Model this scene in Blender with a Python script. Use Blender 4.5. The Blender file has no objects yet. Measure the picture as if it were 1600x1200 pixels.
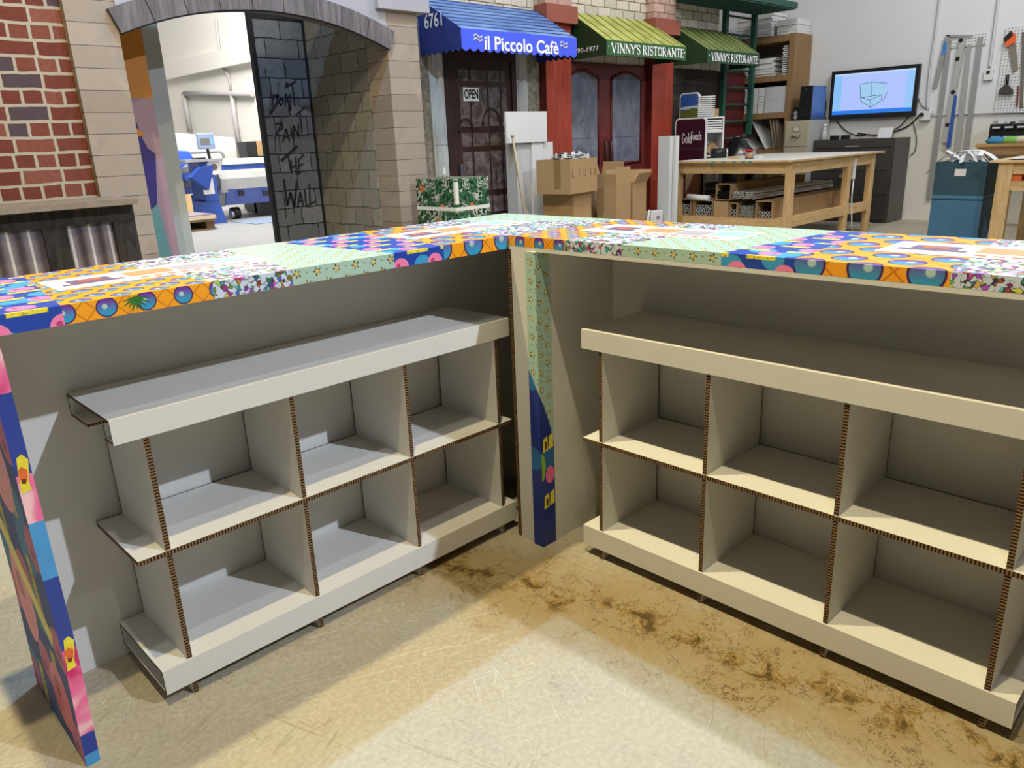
import bpy, bmesh, math, random
from mathutils import Vector, Matrix
C = bpy.context.scene.collection
sc = bpy.context.scene
PI = math.pi
rnd = random.Random(7)

# ------------------------------------------------------------------ camera
F_PX, YAW, PITCH, ROLL, CAM_H = 1184.75, 0.803685, -0.310280, -0.0411467, 1.355
_f = Vector((math.cos(YAW)*math.cos(PITCH), math.sin(YAW)*math.cos(PITCH), math.sin(PITCH)))
_r0 = Vector((math.sin(YAW), -math.cos(YAW), 0)); _u0 = _r0.cross(_f)
_r = _r0*math.cos(ROLL) + _u0*math.sin(ROLL); _u = _u0*math.cos(ROLL) - _r0*math.sin(ROLL)
cam = bpy.data.cameras.new('camera'); cam_ob = bpy.data.objects.new('camera', cam); C.objects.link(cam_ob)
cam.sensor_width = 36; cam.lens = F_PX*36/1600; cam.clip_start = .02; cam.clip_end = 200
cam_ob.matrix_world = Matrix(((_r.x, _u.x, -_f.x, 0), (_r.y, _u.y, -_f.y, 0), (_r.z, _u.z, -_f.z, CAM_H), (0, 0, 0, 1)))
sc.camera = cam_ob

# ------------------------------------------------------------------ world, lights, exposure
w = bpy.data.worlds.new('world'); sc.world = w; w.use_nodes = True
w.node_tree.nodes['Background'].inputs[0].default_value = (1.0, .96, .90, 1)
w.node_tree.nodes['Background'].inputs[1].default_value = .06
sc.view_settings.view_transform = 'Standard'; sc.view_settings.look = 'None'
sc.view_settings.gamma = 1; sc.view_settings.use_curve_mapping = False
sc.view_settings.exposure = -0.06
def lamp(name, loc, target, power, col, sx, sy=None):
    l = bpy.data.lights.new(name, 'AREA'); l.energy = power; l.color = col
    l.shape = 'RECTANGLE'; l.size = sx; l.size_y = sy or sx
    o = bpy.data.objects.new(name, l); C.objects.link(o); o.location = loc
    o.rotation_euler = (Vector(target) - Vector(loc)).to_track_quat('-Z', 'Y').to_euler()
    return o
COOL = (.30, .58, 1.0); WARM = (1.0, .86, .50); NEUT = (1.0, .95, .88)
lamp('ceiling_lamp_over_counter', (2.8, 3.5, 5.5), (2.0, 2.0, 0), 225, COOL, .09)
lamp('ceiling_lamp_left_far', (.3, 2.55, 5.5), (.9, 1.6, 0), 225, WARM, .12)
lamp('ceiling_lamp_left_near', (.3, .65, 5.5), (1.2, 1.4, 0), 150, WARM, .10)
lamp('ceiling_lamp_left_rear', (.3, -.3, 5.5), (1.2, 1.6, 0), 35, NEUT, .10)
lamp('doorway_lamp_behind', (3.2, -3.9, 5.4), (.8, 2.1, .5), 440, (.76, .85, 1.0), .10)
lamp('added_fill_shops', (6.4, 3.2, 5.6), (6.9, 6.3, 1.0), 125, NEUT, 2.6, .3)  # unseen soft area light added to brighten the shop fronts
lamp('added_fill_arch', (2.2, 3.4, 5.6), (2.4, 5.5, 1.2), 22, NEUT, 1.6, .3)  # unseen fill added to light the arch and brick panels
lamp('added_fill_workshop', (9.6, 1.6, 5.6), (11.0, 3.4, .8), 165, (.93, .96, 1.0), 2.4, .4)  # added soft fill for the workshop side, no fixture behind it
lamp('added_fill_back_room', (5.5, 13.5, 7.0), (6.0, 15.5, 0), 1550, (1.0, .98, .94), 4.0, 4.0)  # large unseen area light added to brighten the room beyond the arch

# ------------------------------------------------------------------ pixel ray -> real point on a plane of the place
def _ray(x, y):
    return _r*((x-800)/F_PX) - _u*((y-600)/F_PX) + _f
_o = Vector((0, 0, CAM_H))
def pX(x, y, X): d = _ray(x, y); return _o + d*(X/d.x)
def pY(x, y, Y): d = _ray(x, y); return _o + d*(Y/d.y)
def pZ(x, y, Z): d = _ray(x, y); return _o + d*((Z-CAM_H)/d.z)

# ------------------------------------------------------------------ mesh builder
ORIG = {}
def T(name, label, cat, loc=(0, 0, 0), rz=0, group=None):
    o = bpy.data.objects.new(name, None); C.objects.link(o); o.location = loc; o.rotation_euler = (0, 0, rz)
    o.empty_display_size = .05
    tag(o, label, cat, group); ORIG[o.name] = None if rz == 'local' or rz else Vector(loc)
    return o
def TL(name, label, cat, loc=(0, 0, 0), rz=0, group=None):          # parts built in the thing's own frame
    o = T(name, label, cat, loc, rz, group); ORIG[o.name] = None; return o
def tag(o, label, cat, group=None):
    o['label'] = label; o['category'] = cat
    if group: o['group'] = group
    return o
def root_of(o):
    while o.parent: o = o.parent
    return o
class MB:
    def __init__(s): s.v = []; s.f = []; s.m = []; s.sm = []
    def poly(s, pts, m=0, smooth=False):
        b = len(s.v); s.v += [Vector(p) for p in pts]; s.f.append(tuple(range(b, b+len(pts)))); s.m.append(m); s.sm.append(smooth); return s
    def box(s, x0, x1, y0, y1, z0, z1, m=0, **k):
        x0, x1 = min(x0, x1), max(x0, x1); y0, y1 = min(y0, y1), max(y0, y1); z0, z1 = min(z0, z1), max(z0, z1)
        b = len(s.v); s.v += [Vector(p) for p in ((x0,y0,z0),(x1,y0,z0),(x1,y1,z0),(x0,y1,z0),(x0,y0,z1),(x1,y0,z1),(x1,y1,z1),(x0,y1,z1))]
        for key, q in (('zm',(0,3,2,1)),('zp',(4,5,6,7)),('ym',(0,1,5,4)),('xp',(1,2,6,5)),('yp',(2,3,7,6)),('xm',(3,0,4,7))):
            if k.get(key) == 'no': continue
            s.f.append(tuple(b+i for i in q)); s.m.append(k.get(key, m)); s.sm.append(False)
        return s
    def prism(s, pts, axis, a, b_, m=0, ms=None):
        """pts 2D outline; axis 'x': pts are (y,z); 'y': (x,z); 'z': (x,y)"""
        def P(p, t): return {'x': (t, p[0], p[1]), 'y': (p[0], t, p[1]), 'z': (p[0], p[1], t)}[axis]
        n = len(pts); b = len(s.v); s.v += [Vector(P(p, a)) for p in pts] + [Vector(P(p, b_)) for p in pts]
        ms = m if ms is None else ms
        s.f.append(tuple(b+i for i in range(n))[::-1]); s.m.append(m); s.sm.append(False)
        s.f.append(tuple(b+n+i for i in range(n))); s.m.append(m); s.sm.append(False)
        for i in range(n):
            j = (i+1) % n; s.f.append((b+i, b+j, b+n+j, b+n+i)); s.m.append(ms); s.sm.append(False)
        return s
    def tube(s, path, r, n=8, m=0, caps=True, closed=False):
        P = [Vector(p) for p in path]; R = r if isinstance(r, (list, tuple)) else [r]*len(P)
        up = None; base = len(s.v)
        for i, p in enumerate(P):
            d = (P[min(i+1, len(P)-1)] - P[max(i-1, 0)]).normalized()
            if up is None: up = Vector((0, 0, 1)) if abs(d.z) < .9 else Vector((1, 0, 0))
            a = d.cross(up)
            if a.length < 1e-5: a = d.orthogonal()
            a.normalize(); up = a.cross(d).normalized()
            for k in range(n):
                t = 2*PI*k/n; s.v.append(p + (a*math.cos(t) + up*math.sin(t))*R[i])
        for i in range(len(P)-1):
            for k in range(n):
                k2 = (k+1) % n; s.f.append((base+i*n+k, base+i*n+k2, base+(i+1)*n+k2, base+(i+1)*n+k)); s.m.append(m); s.sm.append(True)
        if caps:
            s.f.append(tuple(base+k for k in range(n))[::-1]); s.m.append(m); s.sm.append(False)
            e = base+(len(P)-1)*n; s.f.append(tuple(e+k for k in range(n))); s.m.append(m); s.sm.append(False)
        return s
    def cyl(s, p0, p1, r0, r1=None, n=20, m=0): return s.tube([p0, p1], [r0, r0 if r1 is None else r1], n, m)
    def lathe(s, c, prof, n=24, m=0):
        b = len(s.v)
        for r, z in prof:
            for k in range(n): t = 2*PI*k/n; s.v.append(Vector((c[0]+r*math.cos(t), c[1]+r*math.sin(t), c[2]+z)))
        for i in range(len(prof)-1):
            for k in range(n):
                k2 = (k+1) % n; s.f.append((b+i*n+k, b+i*n+k2, b+(i+1)*n+k2, b+(i+1)*n+k)); s.m.append(m); s.sm.append(True)
        s.f.append(tuple(b+k for k in range(n))[::-1]); s.m.append(m); s.sm.append(False)
        e = b+(len(prof)-1)*n; s.f.append(tuple(e+k for k in range(n))); s.m.append(m); s.sm.append(False)
        return s
    def xf(s, M):
        s.v = [M @ p for p in s.v]; return s
    def ob(s, name, mats, parent=None, label=None, kind=None, bevel=0):
        off = Vector((0, 0, 0))
        if parent is not None:
            o_ = ORIG.get(root_of(parent).name); off = o_ if o_ is not None else off
        me = bpy.data.meshes.new(name); me.from_pydata([tuple(p-off) for p in s.v], [], s.f)
        for mt in (mats if isinstance(mats, (list, tuple)) else [mats]): me.materials.append(mt)
        me.polygons.foreach_set('material_index', s.m); me.polygons.foreach_set('use_smooth', s.sm); me.update()
        o = bpy.data.objects.new(name, me); C.objects.link(o)
        if parent is not None: o.parent = parent
        if label: o['label'] = label
        if kind: o['kind'] = kind
        if bevel:
            b = o.modifiers.new('bevel', 'BEVEL'); b.width = bevel; b.segments = 2; b.limit_method = 'ANGLE'
        return o
    def one(s, name, mats, label, cat, group=None, kind=None, bevel=0, loc=None):
        """a thing that is one mesh; its origin goes to LOC"""
        if loc is not None: s.v = [p-Vector(loc) for p in s.v]
        o = s.ob(name, mats, bevel=bevel)
        if loc is not None: o.location = loc
        ORIG[o.name] = Vector(loc) if loc is not None else None
        tag(o, label, cat, group)
        if kind: o['kind'] = kind
        return o
    def struct(s, name, mats, label=None, cat=None):
        o = s.ob(name, mats); o['kind'] = 'structure'
        tag(o, label or name.replace('_', ' '), cat or name.split('_')[0]); return o
def dup(src, loc=None, rz=None, label=None, group=None):
    r = src.copy(); C.objects.link(r)
    if loc is not None: r.location = loc
    if rz is not None: r.rotation_euler = (0, 0, rz)
    if label: r['label'] = label
    if group: r['group'] = group
    def kids(a, b):
        for ch in list(a.children):
            c = ch.copy(); C.objects.link(c); c.parent = b; kids(ch, c)
    kids(src, r)
    ORIG[r.name] = None
    return r
def text(s, name, P, ux, uz, wd, ht, mat, parent, bold=0.0, depth=.002, out=None):
    """lettering fitted into a box: P lower left corner, ux / uz unit vectors"""
    cu = bpy.data.curves.new('lettering', 'FONT'); cu.body = s; cu.offset = bold; cu.resolution_u = 3
    t = bpy.data.objects.new('lettering', cu); C.objects.link(t)
    me = bpy.data.meshes.new_from_object(t.evaluated_get(bpy.context.evaluated_depsgraph_get()))
    bpy.data.objects.remove(t); bpy.data.curves.remove(cu)
    xs = [v.co.x for v in me.vertices]; ys = [v.co.y for v in me.vertices]
    x0, x1, y0, y1 = min(xs), max(xs), min(ys), max(ys); ux = Vector(ux); uz = Vector(uz); n = ux.cross(uz)
    b = MB(); b.v = [Vector(P) + ux*((v.co.x-x0)/(x1-x0)*wd) + uz*((v.co.y-y0)/(y1-y0)*ht) + n*depth for v in me.vertices]
    for f in me.polygons: b.f.append(tuple(f.vertices)); b.m.append(0); b.sm.append(False)
    bpy.data.meshes.remove(me)
    return b.ob(name, mat, parent)
def strokes(name, lines, P, ux, uz, sx, sz, th, mat, parent, depth=.002):
    """lettering from pen strokes given in a unit frame"""
    ux = Vector(ux); uz = Vector(uz); n = ux.cross(uz); b = MB(); k = 0
    for L in lines:
        t = th
        if isinstance(L[0], (int, float)): t = th*L[0]; L = L[1:]
        Q = [Vector(P) + ux*(p[0]*sx) + uz*(p[1]*sz) + n*(depth+k*.00004) for p in L]; k += 1
        for a, c in zip(Q, Q[1:]):
            d = (c-a)
            if d.length < 1e-7: continue
            d.normalize(); s_ = n.cross(d)*t*.5
            b.poly([a-s_-d*t*.2, c-s_+d*t*.2, c+s_+d*t*.2, a+s_-d*t*.2])
    return b.ob(name, mat, parent)

# ------------------------------------------------------------------ materials
class G:
    def __init__(s, name):
        s.mat = bpy.data.materials.new(name); s.mat.use_nodes = True; s.nt = s.mat.node_tree; s.b = s.nt.nodes['Principled BSDF']
    def link(s, a, inp):
        if hasattr(a, 'is_output'): s.nt.links.new(a, inp)
        else: inp.default_value = a
    def N(s, t, **k):
        n = s.nt.nodes.new(t)
        for a, v in k.items(): setattr(n, a, v)
        return n
    def m(s, op, a, b=None, c=None):
        n = s.N('ShaderNodeMath', operation=op)
        for i, q in enumerate((a, b, c)):
            if q is not None: s.link(q, n.inputs[i])
        return n.outputs[0]
    def mix(s, f, a, b, mode='MIX'):
        n = s.N('ShaderNodeMix', data_type='RGBA', blend_type=mode)
        def cc(q): return q if hasattr(q, 'is_output') else (tuple(q)+(1,))[:4]
        s.link(f, n.inputs[0]); s.link(cc(a), n.inputs[6]); s.link(cc(b), n.inputs[7]); return n.outputs[2]
    def co(s): return s.N('ShaderNodeTexCoord').outputs['Object']
    def sep(s, v): n = s.N('ShaderNodeSeparateXYZ'); s.link(v, n.inputs[0]); return n.outputs
    def comb(s, x, y, z=0.0):
        n = s.N('ShaderNodeCombineXYZ')
        for i, q in enumerate((x, y, z)): s.link(q, n.inputs[i])
        return n.outputs[0]
    def noise(s, sc_, det=3, rough=.55, vec=None, dist=0.0):
        n = s.N('ShaderNodeTexNoise'); n.inputs['Scale'].default_value = sc_; n.inputs['Detail'].default_value = det
        n.inputs['Roughness'].default_value = rough; n.inputs['Distortion'].default_value = dist
        s.link(vec if vec is not None else s.co(), n.inputs['Vector']); return n.outputs
    def vor(s, sc_, vec=None, feature='F1'):
        n = s.N('ShaderNodeTexVoronoi', feature=feature); n.inputs['Scale'].default_value = sc_
        s.link(vec if vec is not None else s.co(), n.inputs['Vector']); return n.outputs
    def step(s, a, lo, hi):
        n = s.N('ShaderNodeMapRange', clamp=True, interpolation_type='SMOOTHSTEP'); s.link(a, n.inputs[0]); s.link(lo, n.inputs[1]); s.link(hi, n.inputs[2]); return n.outputs[0]
    def uv(s, axis):
        x, y, z = s.sep(s.co())
        if axis == 'A': return x, s.m('ADD', y, z)
        if axis == 'B': return y, s.m('ADD', x, z)
        if axis == 'P': return z, s.m('ADD', x, y)
        if axis == 'XZ': return x, z
        if axis == 'YZ': return y, z
        if axis == 'WZ': return s.m('ADD', x, y), z
        return x, y
    def hexgrid(s, u, v, du, dv, ou=0.0, ov=0.0):
        q = s.m('ADD', s.m('DIVIDE', v, dv), ov); row = s.m('FLOOR', q)
        p = s.m('ADD', s.m('ADD', s.m('DIVIDE', u, du), ou), s.m('MULTIPLY', s.m('MODULO', s.m('ABSOLUTE', row), 2.0), .5))
        fu = s.m('MULTIPLY', s.m('SUBTRACT', s.m('FRACT', p), .5), du); fv = s.m('MULTIPLY', s.m('SUBTRACT', s.m('FRACT', q), .5), dv)
        return fu, fv
    def rad(s, a, b): return s.m('SQRT', s.m('ADD', s.m('MULTIPLY', a, a), s.m('MULTIPLY', b, b)))
    def done(s, col, rough=.5, metal=0.0, spec=.5, bump=None, bs=.2, bd=.002):
        s.link(col if hasattr(col, 'is_output') else (tuple(col)+(1,))[:4], s.b.inputs['Base Color'])
        s.link(rough, s.b.inputs['Roughness']); s.b.inputs['Metallic'].default_value = metal; s.b.inputs['Specular IOR Level'].default_value = spec
        if bump is not None:
            n = s.N('ShaderNodeBump'); n.inputs['Strength'].default_value = bs; n.inputs['Distance'].default_value = bd
            s.link(bump, n.inputs['Height']); s.nt.links.new(n.outputs[0], s.b.inputs['Normal'])
        return s.mat
def M(name, col, rough=.55, var=.12, scale=9.0, metal=0.0, spec=.4):
    g = G(name); f = g.noise(scale, 4)[0]
    return g.done(g.mix(f, [c*(1-var) for c in col], [min(1, c*(1+var)) for c in col]), rough, metal, spec)
def emit(name, col, st):
    g = G(name); g.b.inputs['Emission Color'].default_value = tuple(col)+(1,); g.b.inputs['Emission Strength'].default_value = st
    return g.done((.02, .02, .02), .3)

WHITE = M('white_board', (.66, .64, .60), .6, .03, 3, spec=.25)
WHITE2 = M('white_laminate', (.66, .66, .65), .5, .03, 3, spec=.3)
BLACK = M('black_plastic', (.012, .012, .014), .4, .2)
DARK = M('dark_paint', (.03, .026, .024), .6, .25, 20)
GREYM = M('grey_metal', (.38, .38, .39), .35, .06, 5, .7)
STEEL = M('brushed_aluminium', (.55, .55, .56), .38, .05, 40, .8)
TXTW = M('white_lettering', (.85, .85, .85), .6, .02)
TXTK = M('black_ink', (.01, .01, .012), .7, .1)
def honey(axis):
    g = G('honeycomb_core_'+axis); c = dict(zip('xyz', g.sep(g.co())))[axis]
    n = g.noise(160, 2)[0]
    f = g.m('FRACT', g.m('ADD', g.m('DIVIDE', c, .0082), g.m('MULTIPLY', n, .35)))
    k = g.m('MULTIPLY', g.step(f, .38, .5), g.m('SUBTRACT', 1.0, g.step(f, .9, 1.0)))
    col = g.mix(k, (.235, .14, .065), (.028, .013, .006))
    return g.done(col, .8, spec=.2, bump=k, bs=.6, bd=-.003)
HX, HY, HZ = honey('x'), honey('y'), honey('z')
def card():
    g = G('cardboard'); n = g.noise(5, 4)[0]; n2 = g.noise(120, 2)[0]
    return g.done(g.mix(g.m('ADD', g.m('MULTIPLY', n, .7), g.m('MULTIPLY', n2, .3)), (.33, .205, .095), (.46, .30, .155)), .75, spec=.2)
CARD = card()
CARDIN = M('cardboard_inside', (.30, .19, .09), .8, .1)
def wood(name, c0, c1, axis='x', sc_=14):
    g = G(name); x, y, z = g.sep(g.co())
    st = {'x': (.12, 1, 1), 'y': (1, .12, 1), 'z': (1, 1, .12)}[axis]
    v = g.comb(g.m('MULTIPLY', x, st[0]), g.m('MULTIPLY', y, st[1]), g.m('MULTIPLY', z, st[2]))
    n = g.noise(sc_, 5, .6, v, 1.5)[0]; kn = g.vor(3.5)[0]
    col = g.mix(g.step(n, .3, .7), c0, c1); col = g.mix(g.m('SUBTRACT', 1.0, g.step(kn, .02, .05)), col, [c*.4 for c in c0])
    return g.done(col, .55, spec=.3)
PINEX, PINEY, PINEZ = [wood('pine_lumber_'+a, (.50, .31, .13), (.66, .45, .22), a) for a in 'xyz']
BROWNW = wood('brown_shelving_wood', (.22, .125, .055), (.31, .185, .085), 'z')
# ---- wrap print patterns
OFF_ORANGE = {'A': .90, 'B': .30}
def p_orange(axis, k=1.0):
    g = G('orange_quilt_print_'+axis); u, v = g.uv(axis)
    a = g.m('ABSOLUTE', g.m('SUBTRACT', g.m('FRACT', g.m('DIVIDE', g.m('ADD', u, v), .042*k)), .5))
    b = g.m('ABSOLUTE', g.m('SUBTRACT', g.m('FRACT', g.m('DIVIDE', g.m('SUBTRACT', u, v), .042*k)), .5))
    ln = g.m('SUBTRACT', 1.0, g.step(g.m('MINIMUM', a, b), .02, .07))
    base = g.mix(ln, (.90, .36, .012), (.62, .19, .008))
    fu, fv = g.hexgrid(u, v, .082*k*(1 if k < 1.5 else .85), .044*k, OFF_ORANGE[axis]+(0 if k < 1.5 else .35), .62 if k < 1.5 else .12); r = g.rad(fu, fv)
    fill = g.mix(g.step(fv, -.018*k, .018*k), (.02, .34, .55), (.16, .03, .33))
    fill = g.mix(g.m('SUBTRACT', 1.0, g.step(g.rad(g.m('SUBTRACT', fu, -.004*k), g.m('SUBTRACT', fv, .002*k)), .004*k, .007*k)), fill, (.45, .60, .55))
    col = g.mix(g.m('SUBTRACT', 1.0, g.step(r, .0215*k, .0225*k)), base, (.06, .015, .10))
    col = g.mix(g.m('SUBTRACT', 1.0, g.step(r, .0185*k, .0195*k)), col, fill)
    return g.done(col, .33, spec=.5)
def p_mint(axis):
    g = G('mint_floral_print_'+axis); u, v = g.uv(axis)
    fu, fv = g.hexgrid(u, v, .058, .030, .1, .35)
    r = g.rad(fu, fv); th = g.m('ARCTAN2', fv, fu); n = g.noise(220, 2)[0]
    pet = g.m('ADD', .0055, g.m('MULTIPLY', g.m('COSINE', g.m('MULTIPLY', th, 5.0)), .0028))
    yel = g.m('SUBTRACT', 1.0, g.step(g.m('SUBTRACT', r, pet), -.0005, .0008))
    leaf = g.m('MULTIPLY', g.m('SUBTRACT', 1.0, g.step(g.m('SUBTRACT', r, g.m('ADD', .0085, g.m('MULTIPLY', g.m('COSINE', g.m('ADD', g.m('MULTIPLY', th, 5.0), 3.1)), .0045))), -.0005, .0008)), g.step(n, .42, .5))
    f2, f3 = g.hexgrid(u, v, .058, .030, .6, .35)
    tick = g.m('SUBTRACT', 1.0, g.step(g.m('ADD', g.m('ABSOLUTE', g.m('SUBTRACT', f3, g.m('MULTIPLY', g.m('ABSOLUTE', f2), .8))), g.m('MULTIPLY', g.m('ABSOLUTE', f2), .15)), .0008, .0016))
    tick = g.m('MULTIPLY', tick, g.m('LESS_THAN', g.rad(f2, f3), .006))
    col = g.mix(leaf, (.40, .56, .47), (.07, .08, .03)); col = g.mix(yel, col, (.72, .55, .16)); col = g.mix(tick, col, (.06, .07, .04))
    return g.done(col, .33, spec=.5)
def p_doodle(axis):
    g = G('doodle_print_'+axis); u, v = g.uv(axis); vec = g.comb(u, v)
    dn = g.noise(30, 2, .5, vec)[1]
    n = g.N('ShaderNodeVectorMath', operation='MULTIPLY_ADD'); g.link(dn, n.inputs[0]); n.inputs[1].default_value = (.02, .02, 0); g.link(vec, n.inputs[2]); vec2 = n.outputs[0]
    c = g.vor(95, vec2); e = g.vor(95, vec2, 'DISTANCE_TO_EDGE')[0]
    h, s_, val = g.sep(c[1])
    hs = g.N('ShaderNodeCombineColor', mode='HSV'); g.link(h, hs.inputs[0]); hs.inputs[1].default_value = .85; g.link(g.m('ADD', .18, g.m('MULTIPLY', val, .5)), hs.inputs[2])
    col = g.mix(g.m('GREATER_THAN', s_, .50), (.60, .66, .76), hs.outputs[0])
    col = g.mix(g.m('MULTIPLY', g.m('SUBTRACT', 1.0, g.step(e, .04, .09)), g.m('GREATER_THAN', s_, .38)), col, (.05, .03, .06))
    return g.done(col, .33, spec=.5)
def p_blue(axis, k=1.0, rough=.33):
    g = G('blue_bubble_print_'+axis); u, v = g.uv(axis); vec = g.comb(u, v)
    b = g.vor(16/k, vec)[0]; col = g.mix(g.m('SUBTRACT', 1.0, g.step(b, .36, .39)), (.016, .06, .38), (.05, .32, .62))
    fu, fv = g.hexgrid(u, v, .085*k, .062*k, .3, .1)
    r = g.rad(fu, fv); col = g.mix(g.m('SUBTRACT', 1.0, g.step(r, .0185*k, .0195*k)), col, (.88, .22, .42))
    col = g.mix(g.m('SUBTRACT', 1.0, g.step(g.rad(g.m('ADD', fu, .006*k), g.m('SUBTRACT', fv, .005*k)), .004*k, .005*k)), col, (.50, .05, .18))
    f2, f3 = g.hexgrid(u, v, .085*k, .062*k, .3, .6)
    bar = g.m('MULTIPLY', g.m('LESS_THAN', g.m('ABSOLUTE', f2), .026*k), g.m('LESS_THAN', g.m('ABSOLUTE', f3), .0065*k))
    sp = g.noise(140/k, 2)[0]
    col = g.mix(bar, col, g.mix(g.step(sp, .55, .6), (.86, .72, .05), (.48, .38, .03)))
    if rough > .5: col = g.mix(.35, col, (.30, .36, .52))  # pale grey-blue wash paints the grazing reflection into the print colour
    return g.done(col, rough, spec=.5 if rough < .5 else .15)
OR_A, OR_B, MI_A, MI_B, DO_A, DO_B, BL_A, BL_B = [f(a) for f in (p_orange, p_mint, p_doodle, lambda q: p_blue(q, 1.45)) for a in 'AB']
OR_A2, OR_B2 = p_orange('A', 1.8), p_orange('B', 1.8)
def p_swirl():
    g = G('pink_swirl_print'); x, y, z = g.sep(g.co()); n = g.noise(3.0, 2, .5, g.comb(g.m('MULTIPLY', x, 4.0), y, g.m('MULTIPLY', z, 3.2)), .8)[0]
    return g.done(g.mix(g.step(n, .5, .66), g.mix(g.step(n, .36, .5), (.90, .55, .58), (.82, .16, .34)), (.62, .02, .16)), .4, spec=.4)
SWIRL = p_swirl()
def p_sea():
    g = G('deep_sea_print'); u, v = g.uv('WZ'); b = g.vor(7, g.comb(u, v))[0]
    return g.done(g.mix(g.m('SUBTRACT', 1.0, g.step(b, .30, .33)), (.012, .03, .22), (.03, .15, .36)), .4, spec=.4)
SEA = p_sea()
BL_P = p_blue('P', 3.0, .65); MI_P = p_mint('P'); BL_Q = p_blue('YZ', 2.2); MI_Q = p_mint('YZ')
CREAM = M('cream_print', (.80, .70, .60), .35, .03, spec=.5); HATP = M('violet_grey_print', (.16, .11, .22), .35, .1, 60, spec=.5)
CHK = M('orange_check_print', (.72, .30, .14), .35, .5, 300, spec=.5); GRYP = M('grey_print', (.42, .38, .42), .35, .3, 200, spec=.5); AQP = M('aqua_print', (.38, .58, .62), .35, .25, 150, spec=.5)
LEAFG = M('leaf_green_print', (.03, .17, .03), .4, .4, 120)
PINKP = M('pink_print', (.85, .16, .33), .35, .25, 14, spec=.5); PALEP = M('pale_pink_print', (.88, .48, .50), .35, .15, 14, spec=.5); MAGP = M('magenta_print', (.72, .03, .16), .35, .2, 20, spec=.5)
NAVYP = M('navy_print', (.02, .05, .30), .35, .15, 20, spec=.5); SKYP = M('sky_blue_print', (.06, .30, .62), .35, .15, 20, spec=.5); YELP = M('yellow_print', (.85, .68, .04), .35, .3, 150, spec=.5); REDP = M('orange_red_print', (.75, .14, .03), .35, .2, 60, spec=.5)

# ================================================================== setting
def m_floor():
    g = G('scuffed_concrete_floor'); co = g.co(); x, y, z = g.sep(co)
    big = g.noise(.9, 4)[0]; mid = g.noise(6, 5, .65)[0]; fine = g.noise(70, 4, .7)[0]; sp = g.noise(230, 2)[0]
    col = g.mix(g.step(big, .35, .65), (.35, .29, .185), (.38, .34, .25))
    col = g.mix(g.m('MULTIPLY', g.step(mid, .45, .75), .55), col, (.30, .28, .23))
    col = g.mix(g.m('MULTIPLY', g.step(fine, .35, .75), .5), col, (.52, .48, .40))
    # fine scratches in several directions
    for k, ang in enumerate((.4, 1.1, 1.9, 2.7)):
        ca, sa = math.cos(ang), math.sin(ang)
        a = g.m('ADD', g.m('MULTIPLY', x, ca), g.m('MULTIPLY', y, sa)); b = g.m('SUBTRACT', g.m('MULTIPLY', y, ca), g.m('MULTIPLY', x, sa))
        n = g.noise(1.0, 2, .5, g.comb(g.m('MULTIPLY', a, 2.2), g.m('MULTIPLY', b, 30.0), k*3.7), .6)[0]
        l = g.m('SUBTRACT', 1.0, g.step(g.m('ABSOLUTE', g.m('SUBTRACT', n, .5)), .002, .012))
        msk = g.step(g.noise(2.3, 2, .5, g.comb(x, y, k*5.1+1))[0], .48, .6)
        col = g.mix(g.m('MULTIPLY', g.m('MULTIPLY', l, msk), .42), col, (.56, .52, .43) if k % 2 else (.20, .16, .10))
    col = g.mix(g.m('MULTIPLY', g.step(sp, .66, .72), .5), col, (.17, .13, .09))
    # brown worn seam running along the right-hand shelves
    def band(pts, wd):
        d = None
        for (ax, ay), (bx, by) in zip(pts, pts[1:]):
            L2 = (bx-ax)**2+(by-ay)**2
            px, py = g.m('SUBTRACT', x, ax), g.m('SUBTRACT', y, ay)
            t = g.N('ShaderNodeMath', operation='DIVIDE', use_clamp=True)
            g.link(g.m('ADD', g.m('MULTIPLY', px, bx-ax), g.m('MULTIPLY', py, by-ay)), t.inputs[0]); t.inputs[1].default_value = L2; t = t.outputs[0]
            e = g.rad(g.m('SUBTRACT', px, g.m('MULTIPLY', t, bx-ax)), g.m('SUBTRACT', py, g.m('MULTIPLY', t, by-ay)))
            d = e if d is None else g.m('MINIMUM', d, e)
        return g.m('SUBTRACT', 1.0, g.step(g.m('ADD', d, g.m('MULTIPLY', g.m('SUBTRACT', mid, .5), wd*1.6)), wd*.2, wd))
    seam = [(1.40, 1.90), (1.40, 1.66), (1.48, 1.55), (1.48, 1.40), (1.58, 1.20), (1.60, .98), (1.60, .80), (1.66, .60), (1.70, .35), (1.72, -.3)]
    wide = band(seam, .30); thin = band(seam, .085)
    n5 = g.noise(13, 7, .72, None, .6)[0]
    col = g.mix(g.m('MULTIPLY', wide, .62), col, (.30, .205, .075))
    col = g.mix(g.m('MULTIPLY', g.m('MULTIPLY', thin, g.step(n5, .50, .53)), .9), col, (.25, .150, .038))
    col = g.mix(g.m('MULTIPLY', thin, g.step(n5, .565, .60)), col, (.085, .055, .02))
    col = g.mix(g.m('MULTIPLY', g.m('MULTIPLY', thin, g.step(g.noise(60, 4, .7, g.comb(y, x, 2))[0], .60, .64)), .7), col, (.06, .045, .02))
    cr = g.m('SUBTRACT', 1.0, g.step(g.m('ABSOLUTE', g.m('SUBTRACT', g.noise(5, 6, .7, None, .4)[0], .5)), .002, .010))
    col = g.mix(g.m('MULTIPLY', g.m('MULTIPLY', cr, wide), .8), col, (.10, .06, .02))
    return g.done(col, g.m('ADD', .42, g.m('MULTIPLY', fine, .3)), spec=.35, bump=fine, bs=.15, bd=.002)
FLOOR = m_floor()
MB().poly([(-6, -7, 0), (14, -7, 0), (14, 6.6, 0), (-6, 6.6, 0)]).struct('floor', FLOOR, 'scuffed tan concrete floor with a brown worn seam', 'floor')
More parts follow.
